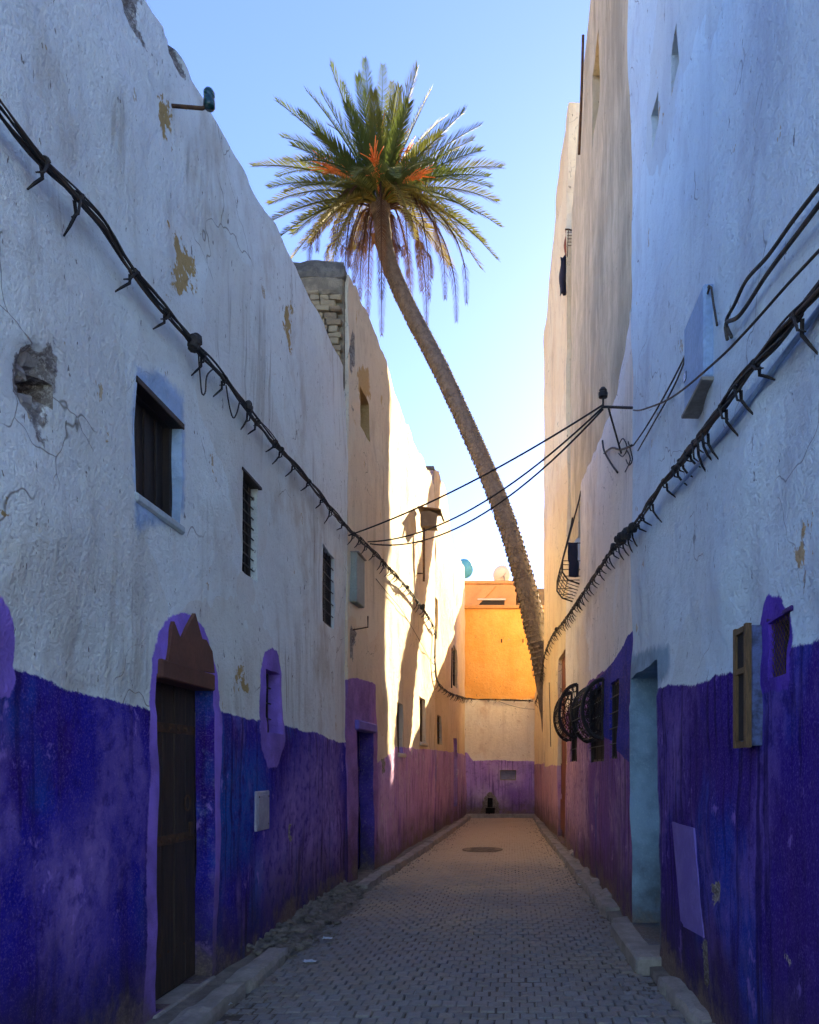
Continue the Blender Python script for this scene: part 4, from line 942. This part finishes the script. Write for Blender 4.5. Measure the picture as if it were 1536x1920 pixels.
MB().tube([Vector((c.x+.30, c.y, c.z)), Vector((c.x+.36, c.y, c.z-.16))], .02, 6).build('stay', M_RUST, lan)
# ================================================================== fixtures on the right
mb = MB(); s0 = R1.s_of(1350); s1 = R1.s_of(1310); z0 = R1.at(1330, 742)[1]; z1 = R1.at(1325, 585)[1]; R1.bx(mb, s0, s1, z0, z1, -.05, .07, .012)
bx_ = mb.build('wall_box', M_BLUEBOX); tag(bx_, 'tall pale blue box on the right wall with an open dark bottom', 'wall box')
mb = MB(); R1.bx(mb, s0-.01, s1+.01, z0-.022, z0-.001, -.02, .085, .004); mb.build('bottom_lid', M_KERB, bx_)
q = w3(R1, 1296, 706, .05); fl_ = thing('wall_lamp', q, 'small floodlight left of the pale blue wall box', 'lamp')
mb = MB(); mb.frame_box(q, R1.u, R1.n, (0, 0, 1), .07, .06, .06, .008); mb.build('housing', M_KERB, fl_)
mb = MB(); mb.frame_box(q+R1.n*.035-Vector((0, 0, .004)), R1.u, R1.n, (0, 0, 1), .055, .008, .045); mb.build('lens', M_GLASS, fl_)
MB().tube([q, q-R1.n*.09], .008, 6).build('stem', M_RUST, fl_)
# shallow wooden cabinet
s0, s1 = R1.s_of(1436), R1.s_of(1436)+.17; z0, z1 = 1.60, 2.14; pr = .075
cab = thing('wall_cabinet', R1.pt(s0, z0), 'narrow wooden framed cabinet with two dark panes beside the arched niche', 'cabinet')
mb = MB(); R1.bx(mb, s0, s1, z0, z1, -.02, pr-.022, .004); mb.build('case', simple('peeling_blue_case', (.12, .16, .32), (.05, .06, .10), 22, .8, .6), cab)
fr = MB(); t_ = .026
R1.bx(fr, s0-.006, s0+t_, z0-.008, z1+.008, pr-.02, pr+.006); R1.bx(fr, s1-t_, s1+.006, z0-.008, z1+.008, pr-.02, pr+.006)
for z_ in (z0-.006, z0+.33, z1-t_): R1.bx(fr, s0+t_, s1-t_, z_, z_+t_, pr-.02, pr+.003)
fr = fr.build('front_frame', M_WOOD, cab)
for a, b_ in ((z0+t_, z0+.33), (z0+.33+t_, z1-t_)):
    mb = MB(); R1.bx(mb, s0+t_, s1-t_, a, b_, pr-.018, pr-.008); mb.build('pane', M_DARK, fr)
mb = MB(); R1.bx(mb, s1, s1+.03, z0+.2, z0+.225, pr-.02, pr+.0); mb.build('latch', M_RUST, cab)
mb = MB(); pp = [R1.at(*q) for q in [(1269, 1541), (1311, 1553), (1325, 1758), (1279, 1735)]]
mb.prism([R1.pt(s, z, -.012) for s, z in pp], R1.n, .033); o = mb.build('hatch_cover', M_PLATE); tag(o, 'plain lavender hatch cover on the ultramarine dado by the blue doorway', 'hatch cover')
# rod with hung cloths on the far right building
q = at(1066, 430, 13.5); rod = MB().tube([q+Vector((.25, .1, 0)), q, q-Vector((.06, 0, 0))], .014, 6).build('clothes_rod', M_RUST); tag(rod, 'short rod with pegs sticking out high on the tan house', 'rod')
for k in range(5): MB().tube([q+Vector((-.02, 0, -.06*k-.05)), q+Vector((.06, 0, -.06*k-.05))], .006, 5).build('peg', M_RUST, rod)
MB().tube([q, q-Vector((.02, 0, .5))], .008, 5).build('drop_wire', M_RUST, rod)
def cloth(label, mat, px0, px1, py0, py1, d):
    m = MB(); n = 10
    for i in range(n+1):
        y = py0+(py1-py0)*i/n
        for k in range(5):
            p = at(px0+(px1-px0)*k/4+1.2*math.sin(i*.9+k), y, d); m.v.append((p.x, p.y+.05*math.sin(k*2.2+i*.25), p.z))
    for i in range(n):
        for k in range(4): m.f.append((5*i+k, 5*i+k+1, 5*i+k+6, 5*i+k+5))
    o = m.build('hanging_cloth', mat, smooth=True); s_ = o.modifiers.new('thickness', 'SOLIDIFY'); s_.thickness = .015; tag(o, label, 'cloth')
cloth('dark cloth hanging in front of the far right roof edge', M_CLOTHB, 1051, 1064, 482, 553, 13.7)
cloth('red brown and white cloth hanging above the dark one', M_CLOTHR, 1060, 1068, 432, 482, 13.7)
# satellite dishes
def dish(label, c, r, aim, mat, foot):
    root = thing('satellite_dish', (c.x, c.y+.05, foot), label, 'satellite dish', 'satellite dishes on the roofs'); aim = Vector(aim).normalized()
    prof = [(.001, -.0), (r*.35, .02*r/.3), (r*.7, .07*r/.3), (r, .14*r/.3), (r*.99, .155*r/.3), (r*.68, .085*r/.3), (r*.3, .03*r/.3), (.001, .012)]
    MB().lathe(c, aim, prof, 28).build('reflector', mat, root, smooth=True)
    tip = c+aim*r*1.0-Vector((0, 0, r*.15)); MB().tube([c-Vector((0, 0, r*.9))+aim*.1, tip], .012, 6).build('feed_arm', M_KERB, root)
    MB().lathe(tip-aim*.05, aim, [(.03, 0), (.035, .06), (.02, .09)], 10).build('receiver', M_DISHW, root)
    MB().tube([c-aim*.05, c-aim*.1-Vector((0, 0, .1)), Vector((c.x, c.y, foot))-Vector((aim.x, aim.y, 0))*.1], .025, 8).build('mast', M_KERB, root)
    for k in range(3): MB().tube([c-aim*.07, c+Vector((.1*(k-1), 0, -.1+.1*k))+aim*.04], .008, 5).build('strut', M_KERB, root)
dish('sky blue satellite dish rising behind the far left roof', at(867, 1067, 23.3), .30, (.35, .85, .3), M_DISHB, 6.3)
dish('cream satellite dish on the orange roof room beside the palm', at(944, 1079, 25.2), .32, (-.35, .85, .35), M_DISHW, 7.5)

# ================================================================== date palm
def trunk_mat():
    t = NT('palm_bark'); n = t.noise(9, 4, .65); m = t.noise(40, 3, .7)
    c = t.mix(t.step(n, .35, .65), (.155, .13, .11), (.095, .08, .068)); c = t.mix(t.step(m, .5, .75), c, (.25, .18, .11))
    return t.done(c, .95, t.bump(m, .8, .02))
M_TRUNK = trunk_mat()
M_SCALE = simple('palm_leaf_base', (.22, .18, .135), (.135, .11, .085), 8, .95, .8, bd=.015)
def leaf_mat(name, c1, c2, tr):
    t = NT(name); n = t.noise(1.4, 3, .6); c = t.mix(t.step(n, .35, .65), c1, c2)
    d = t.n('ShaderNodeBsdfPrincipled'); t.put(d.inputs['Base Color'], c); d.inputs['Roughness'].default_value = .75; d.inputs['Specular IOR Level'].default_value = .15
    r = t.n('ShaderNodeBsdfTranslucent'); t.put(r.inputs['Color'], t.mix(.5, c, tuple(min(1, x*2.2) for x in c2)))
    x = t.n('ShaderNodeMixShader'); x.inputs[0].default_value = tr; t.link(d.outputs[0], x.inputs[1]); t.link(r.outputs[0], x.inputs[2]); t.link(x.outputs[0], t.out.inputs[0]); return t.m
M_LEAF = [leaf_mat('frond_green', (.042, .066, .018), (.064, .084, .020), .26), leaf_mat('frond_olive', (.064, .076, .018), (.092, .098, .022), .28), leaf_mat('frond_yellowing', (.11, .10, .024), (.15, .125, .03), .30)]
M_DEAD = [leaf_mat('frond_dead', (.10, .048, .022), (.07, .034, .018), .10), leaf_mat('frond_dead_grey', (.08, .044, .026), (.055, .032, .022), .08)]
M_FRUIT = simple('date_stalk_orange', (.75, .17, .03), (.80, .26, .06), 9, .6, .2)
PD = 19.4
tp = [(1046, 1420, PD+.2), (1034, 1330, PD+.15), (1020, 1240, PD+.1), (1006, 1180, PD), (984, 1090, PD), (951, 980, PD), (912, 880, PD), (868, 780, PD), (821, 680, PD), (776, 595, PD), (745, 530, PD), (724, 470, PD), (713, 385, PD)]
tc, TL = spline([at(*p) for p in tp], 90)
palm = thing('date_palm', (tc[0].x, tc[0].y, 0), 'tall leaning date palm with orange fruit stalks and hanging dead fronds', 'palm tree')
rad = lambda f: float(np.interp(f, [0, .2, .35, .6, .9, 1], [.32, .30, .245, .215, .20, .22]))
tv = [Vector((tc[0].x+.35, tc[0].y, -.2))]+tc
MB().tube(tv, [.42]+[rad(i/90)*(1+.03*math.sin(i*1.7)) for i in range(91)], 18).build('trunk', M_TRUNK, palm, smooth=True)
sm_ = []
for k in range(3):
    m = MB(); wd, ht, th = .085, .105, .036+.012*k      # a cut leaf base: wedge pointing up and outward (x across, y outward, z along)
    m.add([(-wd, -.02, -ht), (wd, -.02, -ht), (wd*.9, -.02, ht*.5), (-wd*.9, -.02, ht*.5), (-wd*.55, th*.55, -ht*.35), (wd*.55, th*.55, -ht*.35), (wd*.5, th, ht*.45), (-wd*.5, th*1.05, ht*.5), (0, th*.9, ht*.95)],
          [(0, 1, 5, 4), (1, 2, 6, 5), (3, 0, 4, 7), (4, 5, 6, 7), (7, 6, 8), (2, 3, 7, 8, 6)])
    sm_.append(m)
sme = [m.mesh('leaf_base', M_SCALE, centre=(0, 0, 0))[0] for m in sm_]
sc_list = []; f = .15; ring = 0
while f < .985:
    i = f*90; i0 = int(i); p = tc[i0].lerp(tc[min(i0+1, 90)], i-i0); ax = (tc[min(i0+1, 90)]-tc[max(i0-1, 0)]).normalized(); a = ax.cross(Vector((0, 1, 0))).normalized(); b_ = ax.cross(a)
    n = 13; size = float(np.interp(f, [0, .3, .5, 1], [1.0, .9, .62, .5]))
    for k in range(n):
        th = 2*math.pi*(k+.5*(ring % 2))/n+random.uniform(-.05, .05); out = a*math.cos(th)+b_*math.sin(th)
        X = ax.cross(out).normalized(); mt = Matrix((X, out, ax)).transposed()
        sc_list.append((p+out*(rad(f)-.012)+ax*random.uniform(-.02, .02), mt.to_euler(), size*random.uniform(.85, 1.15), out.y < .25, random.randrange(3)))
    f += .155*size/TL*(1.0 if f < .4 else .8); ring += 1
vis_ = [q for q in sc_list if q[3]][:300]; ids = {id(q) for q in vis_}
for q in vis_: inst('leaf_base', sme[q[4]], palm, q[0], q[1], (q[2], q[2]*.6, q[2]))
m = MB()
for q in sc_list:
    if id(q) in ids: continue
    mt = q[1].to_matrix(); m.add([q[0]+mt@(Vector((v[0], v[1]*.35, v[2]))*q[2]) for v in sm_[q[4]].v], sm_[q[4]].f)
o = m.build('leaf_bases', M_SCALE, palm); o['kind'] = 'stuff'
C0 = tc[-1]+Vector((0, 0, .08))
MB().tube([tc[-3], tc[-1], C0+Vector((0, 0, .25))], [.22, .28, .13], 14).build('crown_shaft', M_TRUNK, palm, smooth=True)
def frond(curve, mat, width, pairs, name, vee=.35, droop=0.0, start=.13, lw=.019):
    n = 26; c, L = spline(curve, n); m = MB(); m.tube(c, [.032*(1-.85*i/n) for i in range(n+1)], 5)
    for k in range(pairs):
        t = start+(1-start)*(k+random.uniform(0, .6))/pairs; i = min(int(t*n), n-1); p = c[i].lerp(c[i+1], t*n-i); ax = (c[i+1]-c[i]).normalized()
        sd = ax.cross(Vector((0, 0, 1)))
        if sd.length < .25: sd = ax.cross(Vector((0, 1, 0)))
        sd.normalize(); up = sd.cross(ax).normalized(); u = (t-start)/(1-start)
        l = width*(.35+.65*math.sin(math.pi*min(1, .15+.80*u)))*random.uniform(.85, 1.12)*(1 if u < .93 else .8)
        for sg in (-1, 1):
            fw = .75+.75*u; dv = (sd*sg*(1-.25*u)+ax*fw+up*vee*random.uniform(.4, 1.3)).normalized(); tip = p+dv*l-Vector((0, 0, droop*l*random.uniform(.5, 1.2)))
            mid = p+dv*l*.5-Vector((0, 0, droop*l*.2)); sw = ax*lw
            m.add([p-sw*.6, mid-sw, tip, mid+sw, p+sw*.6], [(0, 1, 3, 4), (1, 2, 3)])
    return m.build(name, mat, palm)
def to_tip(px, py, depth, lift, mat, name='frond', width=.50, pairs=74, **k):
    q = math.hypot(px-712, py-380); k_ = max(.5, 1-4/q); px, py = 712+(px-712)*k_, 380+(py-380)*k_
    tip = at(px, py, PD+depth); v = tip-C0; L = v.length; st = C0+v*.03
    mid = C0+v*.5+Vector((0, 0, lift*L))+Vector((0, 0, 0)); q1 = C0+v*.24+Vector((0, 0, lift*L*.72)); q3 = C0+v*.78+Vector((0, 0, lift*L*.66))
    return frond([st, q1, mid, q3, tip], mat, width, pairs, name, **k)
G, O_, Y_ = M_LEAF
tips = [(618, 118, -.6, .02, G), (648, 190, -1.8, .05, G), (683, 106, .2, .0, G), (700, 170, -1.6, .04, O_), (718, 118, .9, .0, G), (784, 122, -.4, .02, O_), (768, 190, -1.7, .05, G), (572, 166, .8, .05, G), (516, 186, -.5, .05, G), (612, 230, 2.2, .08, O_),
        (525, 254, .9, .08, G), (470, 310, -.3, .10, O_), (515, 330, 1.5, .12, G), (500, 382, 1.0, .10, O_), (503, 416, -.8, .10, O_), (520, 446, -1.4, .10, O_), (540, 492, -1.6, .14, Y_), (560, 300, -2.6, .12, G), (600, 360, -3.0, .10, O_),
        (874, 206, .3, .03, G), (905, 232, 1.0, .05, G), (840, 215, 1.8, .06, G), (866, 280, 1.8, .06, G), (945, 312, .2, .09, O_), (925, 350, 1.2, .12, G), (936, 378, .9, .12, O_), (944, 426, -.5, .13, O_), (936, 488, -1.0, .15, O_), (905, 505, -1.8, .16, Y_), (880, 470, 1.6, .16, O_), (850, 400, -2.7, .12, O_), (820, 300, -2.7, .10, G), (660, 330, -3.0, .14, O_), (745, 330, -3.1, .14, G), (780, 450, -2.8, .18, Y_),
        (570, 470, -2.2, .15, Y_), (615, 505, -2.2, .18, Y_), (640, 150, 1.3, .02, G), (750, 160, -.9, .02, O_), (590, 250, -1.5, .06, G), (830, 250, -1.5, .05, O_), (845, 500, 1.5, .18, Y_), (600, 420, 2.4, .14, O_), (860, 330, 2.4, .12, O_), (660, 470, 2.2, .2, Y_), (530, 360, -1.8, .12, O_), (545, 440, .8, .14, O_), (910, 455, .9, .14, O_), (890, 400, -1.9, .12, O_), (500, 350, .2, .10, G), (905, 280, -.8, .06, G), (560, 210, -1.2, .04, G), (580, 455, 1.4, .16, Y_), (870, 440, -2.0, .15, Y_), (810, 165, .9, .02, G), (670, 140, -.9, .02, G), (735, 150, .4, .0, O_), (600, 170, -.2, .03, G), (545, 270, -.9, .08, G), (530, 300, .5, .1, O_), (890, 260, .4, .05, O_), (920, 330, -1.0, .1, G)]
for (x, y, dp, lf, mt) in tips: to_tip(x, y, dp, lf, mt, width=random.uniform(.38, .50))
dead = [(690, 592, .3), (716, 628, -.5), (664, 530, .8), (647, 545, -.6), (800, 615, .3), (790, 545, -.8), (856, 602, .2), (875, 568, -.2), (580, 500, -.3), (612, 500, .4), (630, 515, -1.0), (765, 520, -1.2), (743, 505, .9), (716, 560, -1.1), (810, 520, .8), (835, 560, -.4), (595, 470, -.8), (675, 560, .5), (770, 575, .6), (640, 480, .9), (820, 470, -1.0), (672, 470, .9), (755, 480, 1.0), (700, 450, .8), (785, 500, -.3), (655, 500, -.2), (625, 460, -.5), (805, 560, -.9)]
for (x, y, dp) in dead:
    tip = at(x, y, PD+dp); dx = tip.x-C0.x; kk = 1.0
    q = [C0+Vector((dx*.08, dp*.1, -.15)), C0+Vector((dx*.45, dp*.5, .10-abs(dx)*.02)), C0+Vector((dx*.80, dp*.85, -.55-.10*abs(dx))), Vector((C0.x+dx*.97, C0.y+dp, C0.z+(tip.z-C0.z)*.62)), tip]
    frond(q, random.choice(M_DEAD), .25, 60, 'dead_frond', vee=-.1, droop=.5, start=.22, lw=.014)
for (x, y, dp) in [(608, 316, -.9), (640, 312, -.4), (699, 296, -1.5), (713, 238, -.2), (752, 268, .3), (762, 300, -.6), (790, 332, -.6)]:
    tip = at(x, y, PD+dp); v = tip-C0; c_, _ = spline([C0+v*.05, C0+v*.45+Vector((0, 0, .12)), C0+v*.85+Vector((0, 0, .06))], 10)
    so_ = MB().tube(c_, .03, 6).build('fruit_stalk', M_FRUIT, palm, smooth=True); m = MB()
    for k in range(34):
        b0_ = c_[random.randint(5, 10)]; e = b0_+v.normalized()*random.uniform(.25, .55)+Vector((random.gauss(0, .12), random.gauss(0, .12), random.gauss(-.05, .12)))
        m.tube([b0_, (b0_+e)/2+Vector((0, 0, .05)), e], [.012, .015, .010], 4)
    m.build('fruit_strands', M_FRUIT, so_)

# ================================================================== rubble, stones and litter
def lump(c, sx, sy, sz, seed, n=2):
    import bmesh
    bm = bmesh.new(); bmesh.ops.create_icosphere(bm, subdivisions=n, radius=1)
    m = MB(); vs = []
    for v in bm.verts:
        k = 1+.35*float(vnoise(v.co.x*1.6+seed, v.co.y*1.6, v.co.z*1.6)); vs.append((c[0]+v.co.x*sx*k, c[1]+v.co.y*sy*k, c[2]+v.co.z*sz*k))
    fs = [tuple(v.index for v in f_.verts) for f_ in bm.faces]; bm.free(); return vs, fs
m = MB()
for k in range(420):
    y = random.uniform(5.7, 9.1); x = LX(y)+abs(random.gauss(0, .16)); 
    if x > -1.60: continue
    r_ = random.uniform(.008, .035); m.add(*lump((x, y, .03+.10*max(0, 1-(x-LX(y))/.3)+random.uniform(-.02, .01)), r_*1.4, r_*1.3, r_*.8, k, 1))
vs = []; fs = []; NY, NX = 44, 9
for i in range(NY+1):
    y = 5.6+(9.2-5.6)*i/NY
    for k in range(NX+1):
        u = k/NX; x = LX(y)-.05+.42*u; en = min(1, i/4, (NY-i)/4); vs.append((x, y, -.02+en*(.17*(1-u)**1.3+.03*float(fbm(x*9, y*9, 2))+.012*float(vnoise(x*30, y*30)))))
for i in range(NY):
    for k in range(NX): a = i*(NX+1)+k; fs.append((a, a+1, a+NX+2, a+NX+1))
m.add(vs, fs); o = m.build('rubble_bank', M_RUBBLE); tag(o, 'bank of crumbled cement rubble along the foot of the left wall', 'rubble', kind='stuff')
labs = [(1074, 1600, .16, 'flat pale stone slab by the foot of the brown door'), (1084, 1618, .13, 'tan stone at the right wall foot between two slabs'), (1098, 1634, .14, 'slanted stone slab against the right wall below the window baskets'), (1113, 1655, .15, 'broken kerb block tilted beside the right wall'), (1130, 1682, .17, 'large rounded stone at the right wall nearest the blue doorway'), (1024, 1558, .13, 'sandy stone where the far right kerb begins')]
for k, (px, py, sz, lab) in enumerate(labs):
    d = 1.42*F/(py-HY); p = at(px, py, d); m = MB(); m.frame_box((p.x+.02, d, .07), Vector((1, .1*k-.2, .15)).normalized(), (0, 1, .05), (-.1, 0, 1), sz*.9, sz*2.0, sz*.7, .03)
    m.v = [tuple(Vector(q)+Vector((random.uniform(-.02, .02), random.uniform(-.03, .03), random.uniform(-.015, .015)))) for q in m.v]; o = m.build('stone', M_STONE); tag(o, lab, 'stone')
m = MB()
for k in range(900):
    y = 4+18*random.random()**1.6; sd_ = random.choice((-1, 1)); x = kerb_x(sd_, y)-sd_*abs(random.gauss(0, .16)); r_ = random.uniform(.003, .011)
    m.add(*lump((x, y, .008), r_*1.5, r_*1.5, r_*.7, k, 1))
o = m.build('grit', M_RUBBLE); tag(o, 'scattered grit and pebbles along the kerbs', 'grit', kind='stuff')
def litter(px, py, sz, lab, mat=M_LITTER):
    d = CH*F/(py-HY); p = at(px, py, d); m = MB(); n = 5; vs = []; fs = []
    for i in range(n+1):
        for k in range(n+1):
            x, y = (i/n-.5)*sz*1.6, (k/n-.5)*sz; vs.append((p.x+x, d+y, .012+.35*sz*abs(float(vnoise(i*1.7+px, k*1.7, 1)))))
    for i in range(n):
        for k in range(n): a = i*(n+1)+k; fs.append((a, a+1, a+n+2, a+n+1))
    m.add(vs, fs); o = m.build('litter', mat); s_ = o.modifiers.new('thickness', 'SOLIDIFY'); s_.thickness = .002; tag(o, lab, 'litter', 'litter on the paving')
litter(411, 1890, .085, 'crumpled white wrapper by the left kerb in the foreground')
litter(581, 1807, .06, 'torn white paper scrap on the paving left of centre')
litter(614, 1763, .05, 'small bluish foil scrap near the rubble bank')
litter(1091, 1661, .06, 'white scrap lying beside the right kerb')
litter(526, 1801, .04, 'dark scrap beside the end of the left kerb', M_CLOTHB)
